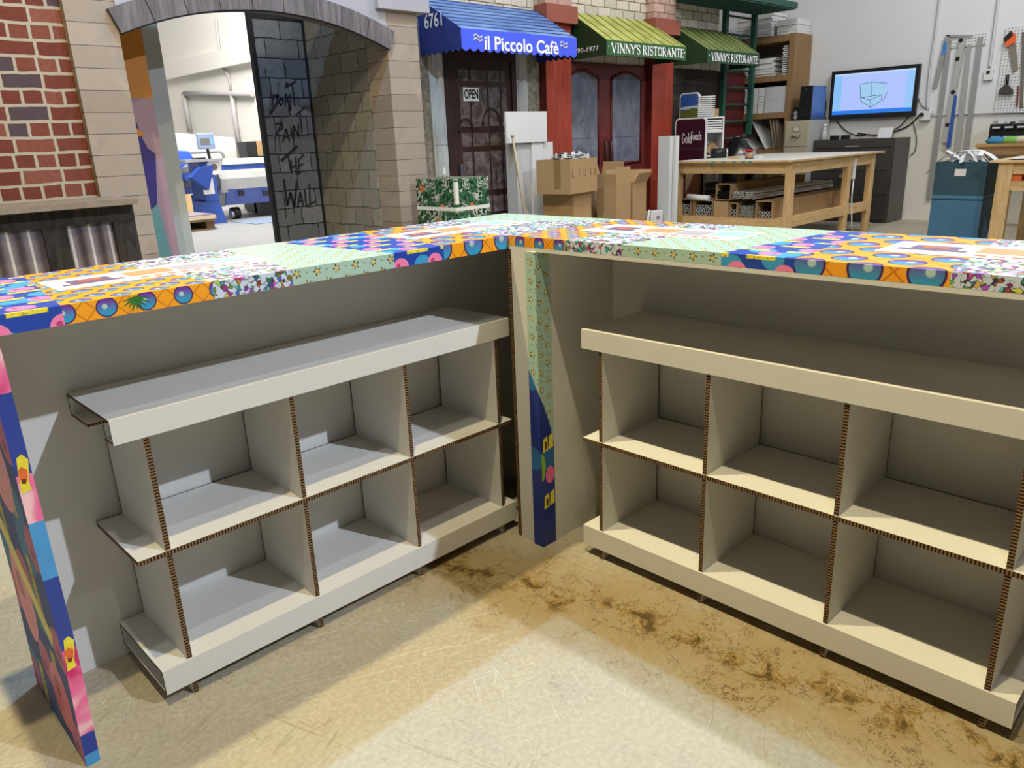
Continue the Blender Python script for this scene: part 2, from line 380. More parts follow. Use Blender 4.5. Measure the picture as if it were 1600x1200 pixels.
MB().poly([(-6, 6.6, 0), (14, 6.6, 0), (14, 30, 0), (-6, 30, 0)]).struct('floor_back', M('pale_sealed_concrete', (.25, .25, .255), .5, .08, 2, spec=.3), 'pale grey concrete floor of the room beyond the arch', 'floor')
def m_paint(name, top, bot, zs=1.4):
    g = G(name); x, y, z = g.sep(g.co()); n = g.noise(3, 5, .6)[0]; e = g.noise(1.2, 3)[0]
    col = g.mix(g.step(g.m('ADD', z, g.m('MULTIPLY', g.m('SUBTRACT', e, .5), .6)), zs-.35, zs+.35), bot, top)
    col = g.mix(g.m('MULTIPLY', g.step(n, .6, .75), .25), col, [c*.7 for c in bot])
    bk = g.N('ShaderNodeTexBrick'); g.link(g.comb(g.m('ADD', x, y), z), bk.inputs['Vector']); bk.inputs['Scale'].default_value = 1
    bk.inputs['Brick Width'].default_value = .4; bk.inputs['Row Height'].default_value = .2; bk.inputs['Mortar Size'].default_value = .004
    return g.done(col, .6, spec=.3, bump=bk.outputs['Fac'], bs=.15, bd=-.004)
WALLR = m_paint('painted_block_wall', (.66, .67, .69), (.66, .62, .53))
WALLB = m_paint('painted_warehouse_wall', (.82, .80, .74), (.84, .81, .73))
XW = 12.3
MB().box(XW, XW+.2, -7, 8.6, 0, 6.5).struct('wall_right', WALLR, 'pale grey painted block wall carrying the screen', 'wall')
MB().box(9.0, 9.2, 6.75, 24.2, 0, 8).struct('wall_side', WALLB, 'cream painted wall with a ledge in the room beyond the arch', 'wall')
MB().box(-6, 9.2, 24.0, 24.2, 0, 8).struct('wall_back', WALLB, 'cream far wall of the room beyond the arch', 'wall')
a = pX(293, 117, 8.98); b = pX(390, 92, 8.98)
MB().box(8.84, 9.0, 8, 22.6, a.z-.03, a.z+.36).struct('trim_1', WALLB, 'cream ledge beam along the wall beyond the arch', 'beam')

# ================================================================== the L-shaped counter
ZT = 1.069
left = T('bar_counter', 'left arm of the L-shaped bar counter, with pink and blue printed end panel', 'counter', (.2, 1.75, 0), 0, 'arms of the L-shaped bar counter')
def plaque(b, P, m0, flip=False):
    """cream plaque with coloured blocks: P(s, t) maps along / across (0..1) to a point"""
    def q(s0, s1, t0, t1, m, k=1): b.poly([P(s0, t0, k), P(s1, t0, k), P(s1, t1, k), P(s0, t1, k)] if not flip else [P(s0, t1, k), P(s1, t1, k), P(s1, t0, k), P(s0, t0, k)], m)
    q(0, 1, 0, 1, m0)
    q(.09, .27, .30, .72, m0+1, 2); q(.05, .31, .30, .42, m0+1, 2.2); q(.13, .23, .5, .62, m0+5, 3)
    q(.34, .55, .35, .80, m0+2, 2); q(.57, .75, .30, .75, m0+3, 2); q(.77, .97, .40, .90, m0+4, 2)
    for i in range(9): q(.36+i*.062, .40+i*.062, .12, .19, m0+5, 2)
PLQ = [CREAM, HATP, CHK, GRYP, AQP, REDP]

XF, XB, Y0, Y1, ZB = 1.697, 2.235, 1.75, 2.32, 1.028
b = MB()    # slots: 0 orange 1 blue 2 doodle 3 mint 4 white 5-10 plaque 11 leaf
cuts = [(.20, .20, None), (.41, .47, 1), (.73, .70, 0), (.935, 1.02, 2), (1.25, 1.20, 3), (1.43, 1.50, 1), (XF, 1.72, 12)]
for (f0, k0, _), (f1, k1, m) in zip(cuts, cuts[1:]):
    b.poly([(f0, Y0, ZT), (f1, Y0, ZT), (k1, Y1, ZT), (k0, Y1, ZT)], m)
    b.poly([(f0, Y0, ZB), (f1, Y0, ZB), (f1, Y0, ZT), (f0, Y0, ZT)], m)
b.poly([(XF, Y0, ZT), (1.98, 2.05, ZT), (1.95, Y1, ZT), (1.72, Y1, ZT)], 2)
b.poly([(1.98, 2.05, ZT), (XB, Y1, ZT), (1.95, Y1, ZT)], 3)
b.poly([(.2, Y0, ZB), (.2, Y1, ZB), (XB, Y1, ZB), (XF, Y0, ZB)], 4)
b.poly([(.2, Y0, ZB), (.2, Y0, ZT), (.2, Y1, ZT), (.2, Y1, ZB)], 1); b.poly([(.2, Y1, ZB), (.2, Y1, ZT), (XB, Y1, ZT), (XB, Y1, ZB)], 3)
for x0, x1 in ((.46, .99), (1.48, 2.02)):
    plaque(b, lambda s, t, k: (x0+(x1-x0)*s-.03*t*0, 1.95+.19*t, ZT+.0004*k), 5)
for k in range(9):                                                   # spiky green leaf tuft printed on the fascia
    a_ = -PI*(.04+.115*k); l_ = .030+.006*(k % 2); c_ = (.556, ZT-.008)
    b.poly([(c_[0]+.004*math.sin(a_), Y0-.0006-.00003*k, c_[1]-.004*math.cos(a_)), (c_[0]+l_*math.cos(a_), Y0-.0006-.00003*k, c_[1]+l_*math.sin(a_)), (c_[0]-.004*math.sin(a_), Y0-.0006-.00003*k, c_[1]+.004*math.cos(a_))], 11)
b.ob('countertop', [OR_A, BL_A, DO_A, MI_A, WHITE]+PLQ+[LEAFG, OR_A2], left, 'countertop wrapped in orange, blue, doodle and mint prints')
MB().box(.288, 2.105, 2.118, 2.150, 0, ZB, 0, yp=1).ob('back_panel', [WHITE, BL_A], left)
# printed end panel: inner side white, outer side and front edge printed
b = MB(); xo, xi, yb = .249, .279, 2.166; sh = .010
def pe(x, y, z): return (x+sh*min(1, z/.3)*.9, y, z)
zs = [0, .032, .087, .168, .246, .315, .357, .422, .494, .63, .66, .739, .808, .877, .915, .94, 1.004, ZB]
ms = [2, 1, 3, 4, 3, 5, 6, 1, 2, 1, 3, 4, 3, 5, 6, 1, 3]
ms = [6, 1, 3, 4, 5, 1, 1, 1, 6, 3, 3, 1, 1, 1, 3, 3, 3]
for z0, z1, m in zip(zs, zs[1:], ms):
    b.poly([pe(xi, 1.742, z0), pe(xi, yb, z0), pe(xi, yb, z1), pe(xi, 1.742, z1)][::1], 0)
    b.poly([pe(xo, 1.742, z0), pe(xi, 1.742, z0), pe(xi, 1.742, z1), pe(xo, 1.742, z1)], m)
    b.poly([pe(xo, yb, z0), pe(xo, 1.742, z0), pe(xo, 1.742, z1), pe(xo, yb, z1)], 2)
    b.poly([pe(xi, yb, z0), pe(xo, yb, z0), pe(xo, yb, z1), pe(xi, yb, z1)], 1)
ep = b.ob('end_panel', [WHITE, NAVYP, BL_P, SWIRL, SWIRL, SWIRL, SKYP], left, 'printed end panel with white inner face')
YB_ = [YELP, REDP, M('dark_red_print', (.16, .03, .01), .4)]
for z0, sc1 in ((.262, 1), (.70, 1)):
    b = MB()                               # yellow torn blocks with an orange-red blob on the printed edge
    y_ = 1.7412
    def e(x, z): p = pe(x, y_, z0+z); return p
    b.poly([e(.252, .0), e(.271, .004), e(.269, .022), e(.273, .040), e(.2775, .070), e(.268, .084), e(.258, .078), e(.254, .044)], 0)
    b.poly([(p[0], p[1]-.0004, p[2]) for p in (e(.255, .03), e(.268, .026), e(.272, .048), e(.262, .058), e(.254, .05))], 1)
    b.poly([(p[0], p[1]-.0006, p[2]) for p in (e(.256, .022), e(.264, .02), e(.266, .030), e(.258, .032))], 2)
    b.ob('printed_block', YB_, ep)
b = MB()
def eo(y, z, k=1): p = pe(xo, y, z); return (p[0]-.0005*k, y, z)
b.poly([eo(2.15, .50), eo(1.83, .28), eo(1.80, .33), eo(2.15, .58)], 0)
for yc, zc, ry, rz_, m in ((2.04, .33, .085, .13, 1), (1.93, .72, .11, .12, 1), (1.86, .13, .08, .09, 1), (2.05, .90, .08, .10, 1)):
    b.poly([eo(yc+ry*math.cos(t*PI/16), zc+rz_*math.sin(t*PI/16), .7) for t in range(32)][::-1], m)
    b.poly([eo(yc+ry*.3*math.cos(t*PI/10)+.02, zc+rz_*.35*math.sin(t*PI/10)+.02, 1.2) for t in range(20)][::-1], 2)
b.ob('printed_shapes', [YELP, PINKP, M('deep_pink_print', (.40, .05, .14), .4)], ep)

right = T('bar_counter', 'right arm of the L-shaped bar counter, running from the corner post out of frame', 'counter', (XF, 1.6, 0), 0, 'arms of the L-shaped bar counter')
YE = -.75
b = MB(); ZS = 1.037
cuts = [(Y0, 1.70, None), (1.51, 1.42, 0), (1.30, 1.24, 2), (.99, .93, 3), (.80, .84, 1), (.47, .52, 11), (.26, .20, 2), (-.06, -.06, 3), (-.25, -.25, 1), (YE, YE, 11)]
for (f0, k0, _), (f1, k1, m) in zip(cuts, cuts[1:]):
    b.poly([(XF, f0, ZT), (XF, f1, ZT), (XB, k1, ZT), (XB, k0, ZT)], m)
    b.poly([(XF, f0, ZS), (XF, f1, ZS), (XF, f1, ZT), (XF, f0, ZT)], m)
b.poly([(XF, Y0, ZT), (XB, 1.70, ZT), (1.98, 2.05, ZT)], 2); b.poly([(1.98, 2.05, ZT), (XB, 1.70, ZT), (XB, Y1, ZT)], 3)
b.poly([(XB, YE, ZS), (XB, Y1, ZS), (XB, Y1, ZT), (XB, YE, ZT)], 3); b.poly([(XF, YE, ZS), (XF, YE, ZT), (XB, YE, ZT), (XB, YE, ZS)][::-1], 4)
for y0, y1 in ((1.63, 1.08), (.70, .12), (-.30, -.7)):
    plaque(b, lambda s, t, k: (1.90+.20*t, y0+(y1-y0)*s, ZT+.0004*k), 5)
b.ob('countertop', [OR_B, BL_B, DO_B, MI_B, WHITE]+PLQ+[OR_B2], right, 'countertop wrapped in orange, doodle, mint and blue prints')
MB().box(XF, XB, YE, Y0-.001, 1.025, ZS-.0005).ob('support_board', WHITE, right)
MB().box(2.075, 2.105, YE, 2.1175, 0, 1.025, 0, xp=1).ob('back_panel', [WHITE, BL_B], right)
b = MB(); b.box(1.690, 2.0745, 1.629, 1.671, 0, 1.025, 0, xm=1, yp=0)
b.box(1.6895, 1.756, 1.6275, 1.629, 0, 1.025, 2, xm=1)
ep2 = b.ob('end_panel', [WHITE, MI_Q, MI_P], right, 'narrow printed corner panel, mint above and blue below')
b = MB(); q = [(0, 0), (.078, 0), (.078, .40), (.070, .44), (.055, .48), (.035, .56), (.012, .62), (0, .64)]
def wr(s, z): return (1.6888+max(0, s-.042)*.99, 1.6708-min(s, .042)-(.0020 if s >= .042 else .0), z)
for z0, z1 in zip([i*.02 for i in range(32)], [i*.02 for i in range(1, 33)]):
    def wmax(z): 
        return .108 if z < .36 else max(.0, .108*(1-((z-.36)/.28)**1.5)) if z < .64 else 0
    w0, w1 = wmax(z0), wmax(z1)
    b.poly([wr(min(w0, .042), z0), wr(0, z0), wr(0, z1), wr(min(w1, .042), z1)][::-1], 0)
    if w0 > .042: b.poly([wr(.042, z0), wr(w0, z0), wr(max(w1, .042), z1), wr(.042, z1)], 0)
def wf(s, z, k): p = wr(s, z); return (p[0], p[1]-.0005*k, p[2]) if s >= .042 else (p[0]-.0005*k, p[1], p[2])
for zc in (.16, .37):
    for s0, s1 in ((.052, .078), (.081, .104)): b.poly([wf(s0, zc-.028+s0*.2, 1), wf(s1, zc-.028+s1*.2, 1), wf(s1-.002, zc+.024+s1*.2, 1), wf(s0+.003, zc+.02+s0*.2, 1)], 1)
    b.poly([wf(.062, zc-.008, 2), wf(.072, zc-.008, 2), wf(.073, zc+.02, 2), wf(.061, zc+.02, 2)], 3)
b.poly([wf(.085+.022*math.cos(t*PI/12) if .085+.022*math.cos(t*PI/12) < .107 else .107, .265+.032*math.sin(t*PI/12), 1) for t in range(24)], 2)
b.poly([wf(.045+.018*abs(math.cos(t*PI/12))*(1 if math.cos(t*PI/12) > 0 else 0), .30+.05*math.sin(t*PI/12), 1) for t in range(24)], 4)
b.ob('printed_wrap', [SEA, YELP, PINKP, M('brown_print', (.10, .04, .01), .4), M('lime_print', (.28, .50, .03), .4)], ep2, 'blue printed wrap with yellow blocks')
MB().box(1.697, 1.76, 1.672, 1.740, 0, 1.025).ob('corner_post', WHITE, right)
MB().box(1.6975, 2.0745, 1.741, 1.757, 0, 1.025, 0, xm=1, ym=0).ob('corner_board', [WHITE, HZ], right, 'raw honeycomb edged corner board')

# ------------------------------------------------------------------ display shelves of honeycomb board
def make_shelf(label):
    t = TL('display_shelf', label, 'shelf', (.464, 1.803, 0), 0, 'white honeycomb board shelf units under the counter')
    L, D = 1.268, .312
    # bottom tray: folded hollow deck
    b = MB(); k = .006
    b.box(0, L, -.002, D, .100, .107, 0, xm=1, xp=1).box(0, L, -.003, .004, .037, .1068, 0, xm=1, xp=1)
    b.box(0, L, D-.007, D, .037, .100, 0, xm=1, xp=1).box(0, L, .004, D-.007, .037, .044, 0, xm=1, xp=1)
    b.ob('bottom_tray', [WHITE, HY], t)
    b = MB(); b.box(0, L, -.002, D, .7805, .788, 0, xm=1, xp=1).box(0, L, -.0035, .004, .7265, .7878, 0, xm=1, xp=1)
    b.box(0, L, D-.007, D, .727, .7805, 0, xm=1, xp=1).box(0, L, D-.13, D-.007, .727, .734, 0, xm=1, xp=1, ym=2).box(0, L, .004, .055, .727, .734, 0, xm=1, xp=1, yp=2)
    b.ob('top_tray', [WHITE, HY, HX], t)
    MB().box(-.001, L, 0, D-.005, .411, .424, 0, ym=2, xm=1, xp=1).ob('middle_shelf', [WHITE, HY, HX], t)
    for i in range(4):
        x = .066+.3785*i
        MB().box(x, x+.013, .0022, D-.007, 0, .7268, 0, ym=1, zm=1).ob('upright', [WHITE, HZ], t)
    GAPSH = M('gap_shade_brown', (.09, .055, .028), .8)  # dark brown strips paint the gap shadow along the raw rear edges
    for i in range(4):
        x = .066+.3785*i; MB().box(x-.0008, x+.0138, D-.0068, D-.0035, .045, .726).ob('shaded_rear_edge', GAPSH, t)
    MB().box(0, L, D-.0048, D-.002, .4105, .4248).ob('shaded_rear_edge', GAPSH, t)
    return t
shelf = make_shelf('white six-hole board shelf unit standing under the left counter arm')
dup(shelf, (1.760, 1.502, 0), -PI/2, 'white six-hole board shelf unit standing under the right counter arm')

# ================================================================== stage-set arch, columns and brick wall on the left
def m_brick(name, c1, c2, mort, bw, bh, ms, axis='XZ', dark=None, off=.5, rough=.8, var=True):
    g = G(name); u, v = g.uv(axis)
    nv = g.noise(7, 2, .5)[0]; vec = g.comb(g.m('ADD', u, g.m('MULTIPLY', g.m('SUBTRACT', nv, .5), bh*.18)), g.m('ADD', v, g.m('MULTIPLY', g.m('SUBTRACT', nv, .5), bh*.22)))
    k = g.N('ShaderNodeTexBrick'); g.link(vec, k.inputs['Vector']); k.offset = off; k.squash = .52 if dark else 1.0; k.squash_frequency = 2
    k.inputs['Scale'].default_value = 1; k.inputs['Brick Width'].default_value = bw; k.inputs['Row Height'].default_value = bh
    k.inputs['Mortar Size'].default_value = ms; k.inputs['Mortar Smooth'].default_value = .15; k.inputs['Bias'].default_value = 0
    k.inputs['Color1'].default_value = (0, 0, 0, 1); k.inputs['Color2'].default_value = (1, 1, 1, 1); k.inputs['Mortar'].default_value = (.5, .5, .5, 1)
    r = g.N('ShaderNodeSeparateColor'); g.link(k.outputs['Color'], r.inputs[0]); r = r.outputs[0]
    n = g.noise(28, 4, .65)[0]
    col = g.mix(g.step(r, .25, .8), c1, c2)
    if dark: col = g.mix(g.step(r, .76, .84), col, dark)
    col = g.mix(g.m('MULTIPLY', g.step(n, .4, .75), .45), col, [c*.55 for c in c1])
    col = g.mix(k.outputs['Fac'], col, mort)
    return g.done(col, rough, spec=.2, bump=k.outputs['Fac'], bs=.4, bd=-.006)
REDBRICK = m_brick('printed_red_brick', (.15, .036, .022), (.23, .075, .05), (.38, .32, .24), .225, .093, .0095, dark=(.075, .05, .06))
BLOCK = m_brick('printed_grey_block', (.26, .24, .205), (.31, .285, .245), (.08, .07, .06), .27, .165, .004, 'YZ')
BLOCKD = m_brick('printed_dark_block', (.13, .13, .138), (.18, .18, .185), (.012, .012, .014), .33, .165, .005)
CREAMB = m_brick('printed_cream_brick', (.52, .47, .39), (.62, .56, .47), (.15, .12, .09), .24, .105, .006)
PINKB = m_brick('printed_pink_brick', (.46, .30, .25), (.55, .37, .31), (.16, .10, .08), .24, .105, .006, 'WZ')
def m_course(name, c0, c1, h, line, axis='WZ', z0=0.0):
    g = G(name); u, v = g.uv(axis); q = g.m('DIVIDE', g.m('SUBTRACT', v, z0), h)
    fr = g.m('FRACT', q); wn = g.N('ShaderNodeTexWhiteNoise', noise_dimensions='1D'); g.link(g.m('FLOOR', q), wn.inputs['W'])
    n = g.noise(6, 5, .7)[0]; st = g.noise(3.2, 3, .6)[0]
    col = g.mix(wn.outputs['Value'], c0, c1); col = g.mix(g.m('MULTIPLY', g.step(n, .5, .8), .35), col, [c*.62 for c in c0])
    col = g.mix(g.m('MULTIPLY', g.step(st, .55, .62), .25), col, [min(1, c*1.3) for c in c1])
    col = g.mix(g.m('SUBTRACT', 1.0, g.step(fr, .018, .035)), col, line)
    return g.done(col, .7, spec=.25)
STONE = m_course('printed_pale_stone', (.275, .215, .165), (.35, .28, .225), .1315, (.035, .025, .02), z0=.050)
STONES = m_course('printed_shaded_stone', (.18, .15, .13), (.21, .18, .15), .1315, (.03, .025, .02), z0=.050)
def m_streak(name, c0, c1, sx=30, sz=2.5):
    g = G(name); x, y, z = g.sep(g.co()); n = g.noise(1, 5, .65, g.comb(g.m('MULTIPLY', x, sx), y, g.m('MULTIPLY', z, sz)))[0]; m_ = g.noise(4, 3)[0]
    return g.done(g.mix(g.m('ADD', g.m('MULTIPLY', g.step(n, .3, .7), .6), g.m('MULTIPLY', m_, .4)), c0, c1), .7, spec=.25)
ARCHS = m_streak('printed_arch_stone', (.065, .056, .058), (.20, .175, .178))
SPAN = M('printed_lilac_stone', (.36, .34, .36), .7, .15, 3)
YA = 5.5
def pr(z): return z
MB().box(.35, 1.76, 5.56, 5.66, 0, 3.1).one('brick_wall_panel', REDBRICK, 'free-standing panel printed as red brick at the far left', 'stage set wall', loc=(.35, 5.56, 0))
def column(x0, x1, y1, label):
    t = T('stone_column', label, 'column', (x0, YA, 0), 0, 'stage set stone columns either side of the arch')
    MB().box(x0, x1, YA, y1, 0, 2.40 if x0 > 3 else 3.1).ob('shaft', STONE, t)
    if x0 > 3: MB().box(x0-.10, x1+.10, YA-.06, y1+.04, 2.40, 2.62).box(x0-.06, x1+.06, YA-.03, y1, 2.62, 3.1).ob('capital', SPAN, t)
    return t
column(1.655, 1.955, 5.70, 'pale stone block column between the red brick and the arch')
column(4.045, 4.365, 5.80, 'pale stone block column at the right foot of the arch, under a plain capital')
# arch: voussoir ring and spandrel wall above
t = T('stone_arch', 'wide shallow grey stone arch spanning the two stone columns', 'arch', (1.955, 5.5, 2.1))
CX, RR, CZ = 3.0, 2.70, -.39
a0 = math.asin((4.045-CX)/RR); n_v = 9
for i in range(n_v):
    u0, u1 = -a0+2*a0*i/n_v+.0012, -a0+2*a0*(i+1)/n_v-.0012
    b = MB(); pts = [(CX+RR*math.sin(u0+(u1-u0)*k/4), CZ+RR*math.cos(u0+(u1-u0)*k/4)) for k in range(5)] + [(CX+(RR+.15)*math.sin(u1+(u0-u1)*k/4), CZ+(RR+.15)*math.cos(u1+(u0-u1)*k/4)) for k in range(5)]
    b.prism(pts, 'y', 5.46, 5.60, 0); b.ob('voussoir', ARCHS, t)
b = MB(); pts = [(CX+(RR+.147)*math.sin(-a0+2*a0*k/24), CZ+(RR+.147)*math.cos(-a0+2*a0*k/24)) for k in range(25)]
pts = [(1.956, pts[0][1])] + pts[1:-1] + [(4.044, pts[-1][1]), (4.044, 3.1), (1.956, 3.1)]
b.prism(pts, 'y', 5.49, 5.585); b.ob('spandrel', SPAN, t)
b = MB(); b.tube([(CX+(RR-.004)*math.sin(-a0+2*a0*k/40), 5.475, CZ+(RR-.004)*math.cos(-a0+2*a0*k/40)) for k in range(41)], .006, 6); b.ob('edge_cord', BLACK, t)
MB().box(4.04, 4.10, 5.802, 6.80, 0, 2.62).one('block_wall_panel', BLOCK, 'tan grey printed block wall panel running back from the right stone column', 'stage set wall', loc=(4.04, 5.8, 0))
# graffiti panel
t = T('graffiti_panel', 'dark grey block panel in a black frame, painted DON\'T PAINT THE WALL', 'stage set wall', (3.3, 6.78, 0))
YG = 6.76
xl = pY(402, 100, YG).x; xr = 4.038
MB().box(xl, xr, YG, YG+.04, 0, 2.50).ob('panel', BLOCKD, t)
MB().box(xl-.035, xl, YG-.012, YG+.045, 0, 2.55).box(xl, xr, YG-.012, YG-.001, 2.47, 2.55).box(xr-.02, xr, YG-.012, YG-.001, 0, 2.47).ob('frame', BLACK, t)
S2 = lambda zx, zy: pY(230+zx/4, zy/4, YG-.003)
S3 = lambda zx, zy: pY(zx/3.2, 300+zy/3.2, YG-.003)
gl = [[(1.7,775,602),(815,598),(815,640),(768,712)], [(1.5,788,600),(782,665)], [(835,618),(823,640),(836,657),(850,640),(845,617),(835,618)], [(862,665),(866,588),(897,690),(893,590)], [(1.4,876,518),(868,532)], [(865,548),(928,508)], [(905,520),(922,662)],
      [(808,842),(838,772)], [(805,775),(840,768),(847,800),(815,822)], [(848,885),(868,808),(888,882)], [(855,860),(888,848)], [(898,800),(908,862)], [(915,876),(915,788),(946,852),(944,778)], [(928,722),(982,672)], [(953,700),(968,832)],
      [(1.6,838,1005),(936,914)], [(878,968),(896,1062)], [(898,1000),(902,1082)], [(928,985),(932,1085)], [(900,1045),(930,1035)], [(945,1000),(945,1088)], [(945,1002),(977,968)], [(945,1042),(972,1022)], [(945,1086),(968,1070)],
      [(.45,768,610),(766,705)], [(.45,940,600),(944,655)], [(.45,800,850),(802,955)], [(.45,822,840),(832,945)], [(.45,735,430),(742,480)], [(.45,865,420),(866,470)], [(.45,880,600),(884,700)], [(.4,820,520),(818,590)], [(.4,840,735),(842,770)]]
g3 = [[(1.4,1418,-62),(1436,66),(1452,5),(1470,72),(1484,-55)], [(1488,74),(1500,2),(1517,72)], [(1490,48),(1514,42)], [(1524,-10),(1530,72),(1544,66)], [(1546,-40),(1550,62),(1572,48)], [(.45,1424,60),(1430,128)], [(.45,1466,70),(1470,110)]]
k = 0
for src, fn in ((gl[:7]+gl[22:24]+gl[26:30], S2), (gl[7:15]+gl[24:26]+gl[30:], S2), (gl[15:22], S2), (g3, S3)):
    b = MB()
    for L in src:
        th = .016
        if len(L[0]) == 3: th *= L[0][0]; L = [L[0][1:]]+L[1:]
        Q = [fn(*p) for p in L]; k += 1
        for a, c in zip(Q, Q[1:]):
            d = (c-a).normalized(); s_ = Vector((d.z, 0, -d.x))*th*.5; o_ = Vector((0, -.00015*k, 0))
            b.poly([a-s_-d*.004+o_, c-s_+d*.004+o_, c+s_+d*.004+o_, a+s_-d*.004+o_])
    b.ob('painted_word', TXTK, t, 'black dripping hand-painted letters')
# poster panel and board behind the left column
t = T('poster_panel', 'tall panel printed in orange, mauve, navy and teal behind the left stone column', 'panel', (1.5, 6.0, 0))
xr = 2.285
b = MB(); b.box(1.5, xr, 6.0, 6.03, 0, 2.6, 0); MAUVE = M('mauve_print', (.30, .19, .22), .5, .1)
b.ob('board', MAUVE, t)
b = MB(); b.poly([(1.5, 5.9985, 1.75), (xr, 5.9985, 1.75), (xr, 5.9985, 2.6), (1.5, 5.9985, 2.6)], 0)
P6 = lambda x, y: pY(x, y, 5.997)
b.poly([P6(205, 190), P6(214, 192), P6(222, 215), P6(231, 232), P6(243, 240), P6(246, 320), P6(232, 330), P6(200, 330)][::-1], 1)
b.poly([(1.5, 5.996, 0), (xr, 5.996, 0), (P6(246, 318)-Vector((0, .001, 0))), P6(229, 338)-Vector((0, .001, 0)), (1.5, 5.996, .6)], 2)
b.poly([P6(214, 200)-Vector((0, .002, 0)), P6(227, 212)-Vector((0, .002, 0)), P6(212, 214)-Vector((0, .002, 0))], 0)
b.ob('print', [M('orange_panel_print', (.50, .18, .015), .5, .12), M('navy_panel_print', (.035, .02, .13), .5, .1), M('teal_panel_print', (.11, .24, .23), .5, .1)], t)
t0 = pY(240, 100, 6.3).x
MB().box(t0-.10, t0+.075, 6.3, 6.36, 0, 2.75).one('edge_board', M('grey_board', (.36, .37, .35), .6, .05), 'tall narrow light grey board standing behind the orange poster panel', 'board', loc=(t0, 6.3, 0))
# rustic bar in front of the brick
t = T('rustic_bar', 'dark weathered wood bar front with corrugated metal panels before the red brick', 'bar', (.4, 4.9, 0))
OLD = wood('charred_wood', (.012, .010, .009), (.045, .035, .028), 'z', 20)
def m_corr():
    g = G('zinc_painted_highlights'); x, y, z = g.sep(g.co()); n = g.noise(5, 4)[0]
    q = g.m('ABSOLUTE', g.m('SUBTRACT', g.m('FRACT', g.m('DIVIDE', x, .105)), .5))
    col = g.mix(g.step(q, .10, .5), (.24, .20, .22), (.07, .05, .06)); col = g.mix(g.m('SUBTRACT', 1.0, g.step(q, .03, .11)), col, (.66, .63, .60))  # white highlights and dark flute shading of the corrugation painted into the colour
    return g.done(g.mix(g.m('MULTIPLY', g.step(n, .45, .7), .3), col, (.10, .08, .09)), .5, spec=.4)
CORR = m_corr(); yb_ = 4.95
def bx(px, py): return pY(px, py, yb_).x
zt = pY(208, 318, 4.9).z; x_r = bx(207, 330); zc_ = pY(190, 345, yb_).z
MB().box(-.2, pY(214, 308, 4.82).x, 4.82, 5.30, zt, zt+.035).ob('bar_top', [M('weathered_top', (.22, .17, .13), .5, .4, 30)], t)
MB().box(-.2, x_r, yb_-.02, yb_+.03, zc_, zt).ob('top_rail', OLD, t)
for xa, xb_ in ((bx(184, 390), x_r), (bx(74, 400), bx(112, 400))): MB().box(xa, xb_, yb_-.015, yb_+.03, 0, zc_).ob('post', OLD, t)
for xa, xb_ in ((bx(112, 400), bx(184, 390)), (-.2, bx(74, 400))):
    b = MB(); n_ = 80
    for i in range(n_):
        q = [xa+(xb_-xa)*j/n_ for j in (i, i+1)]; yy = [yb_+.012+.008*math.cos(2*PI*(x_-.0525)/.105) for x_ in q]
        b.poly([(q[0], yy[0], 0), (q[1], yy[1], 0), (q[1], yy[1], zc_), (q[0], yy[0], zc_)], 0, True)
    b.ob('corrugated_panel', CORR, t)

# ================================================================== shop fronts
YS = 6.3
def m_soft(name, c0, c1, sx=1, sz=1, sc_=4, rough=.45, spec=.35):
    g = G(name); x, y, z = g.sep(g.co()); n = g.noise(sc_, 5, .6, g.comb(g.m('MULTIPLY', x, sx), y, g.m('MULTIPLY', z, sz)), .8)[0]
    return g.done(g.mix(g.step(n, .3, .7), c0, c1), rough, spec=spec)
GRANITE = m_soft('printed_granite', (.16, .14, .11), (.34, .30, .24), 1, 1, 18)
MARBLE = m_soft('printed_marble', (.36, .37, .36), (.52, .53, .51), 3, .8, 4)
DOORB = m_soft('printed_brown_door', (.028, .012, .010), (.045, .020, .017), 1, .2, 10)
GLASSD = m_soft('printed_dark_glass', (.045, .028, .028), (.19, .15, .15), 1, 1, 9)
REDW = m_soft('printed_red_wood', (.24, .028, .016), (.36, .055, .028), 14, .5, 4)
REDD = m_soft('printed_maroon_wood', (.10, .016, .018), (.18, .03, .028), 14, .5, 4)
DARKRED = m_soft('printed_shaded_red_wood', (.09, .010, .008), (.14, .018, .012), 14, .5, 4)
GLASSB = m_soft('printed_blue_glass', (.085, .095, .125), (.20, .21, .27), 1.2, .7, 3)
DUSK = m_brick('printed_dusky_brick', (.045, .038, .032), (.065, .055, .047), (.03, .025, .022), .24, .105, .005)
cafe = T('cafe_front', 'printed cafe front with a brown glazed door between marble jambs', 'shop front', (5.0, YS, 0))
def Zs(px, py): return pY(px, py, YS).z
MB().box(4.25, 6.665, YS+.03, YS+.09, 0, 3.2, 0).ob('brick_panel', CREAMB, cafe)
for xa, xb_ in ((4.98, 5.10), (6.49, 6.698)): MB().box(xa, xb_, YS+.005, YS+.03, 0, 2.45).ob('stone_surround', GRANITE, cafe)
for xa, xb_ in ((5.10, 5.285), (6.31, 6.49)): MB().box(xa, xb_, YS-.015, YS+.03, 0, 2.45).box(xa+.03, xb_-.03, YS-.022, YS-.015, 0, 2.4).ob('jamb', MARBLE, cafe, bevel=.004)
d = MB().box(5.285, 6.31, YS-.005, YS+.03, 0, 2.30).box(5.285, 5.36, YS-.02, YS-.005, 0, 2.30).box(6.24, 6.31, YS-.02, YS-.005, 0, 2.30).box(5.36, 6.24, YS-.02, YS-.005, 2.16, 2.30).ob('door', DOORB, cafe)
cols = [5.47, 5.63, 5.88, 6.07, 6.17]; rows = [(1.95, 2.08), (1.50, 1.92), (1.30, 1.46), (.84, 1.27), (.60, .80)]
b = MB()
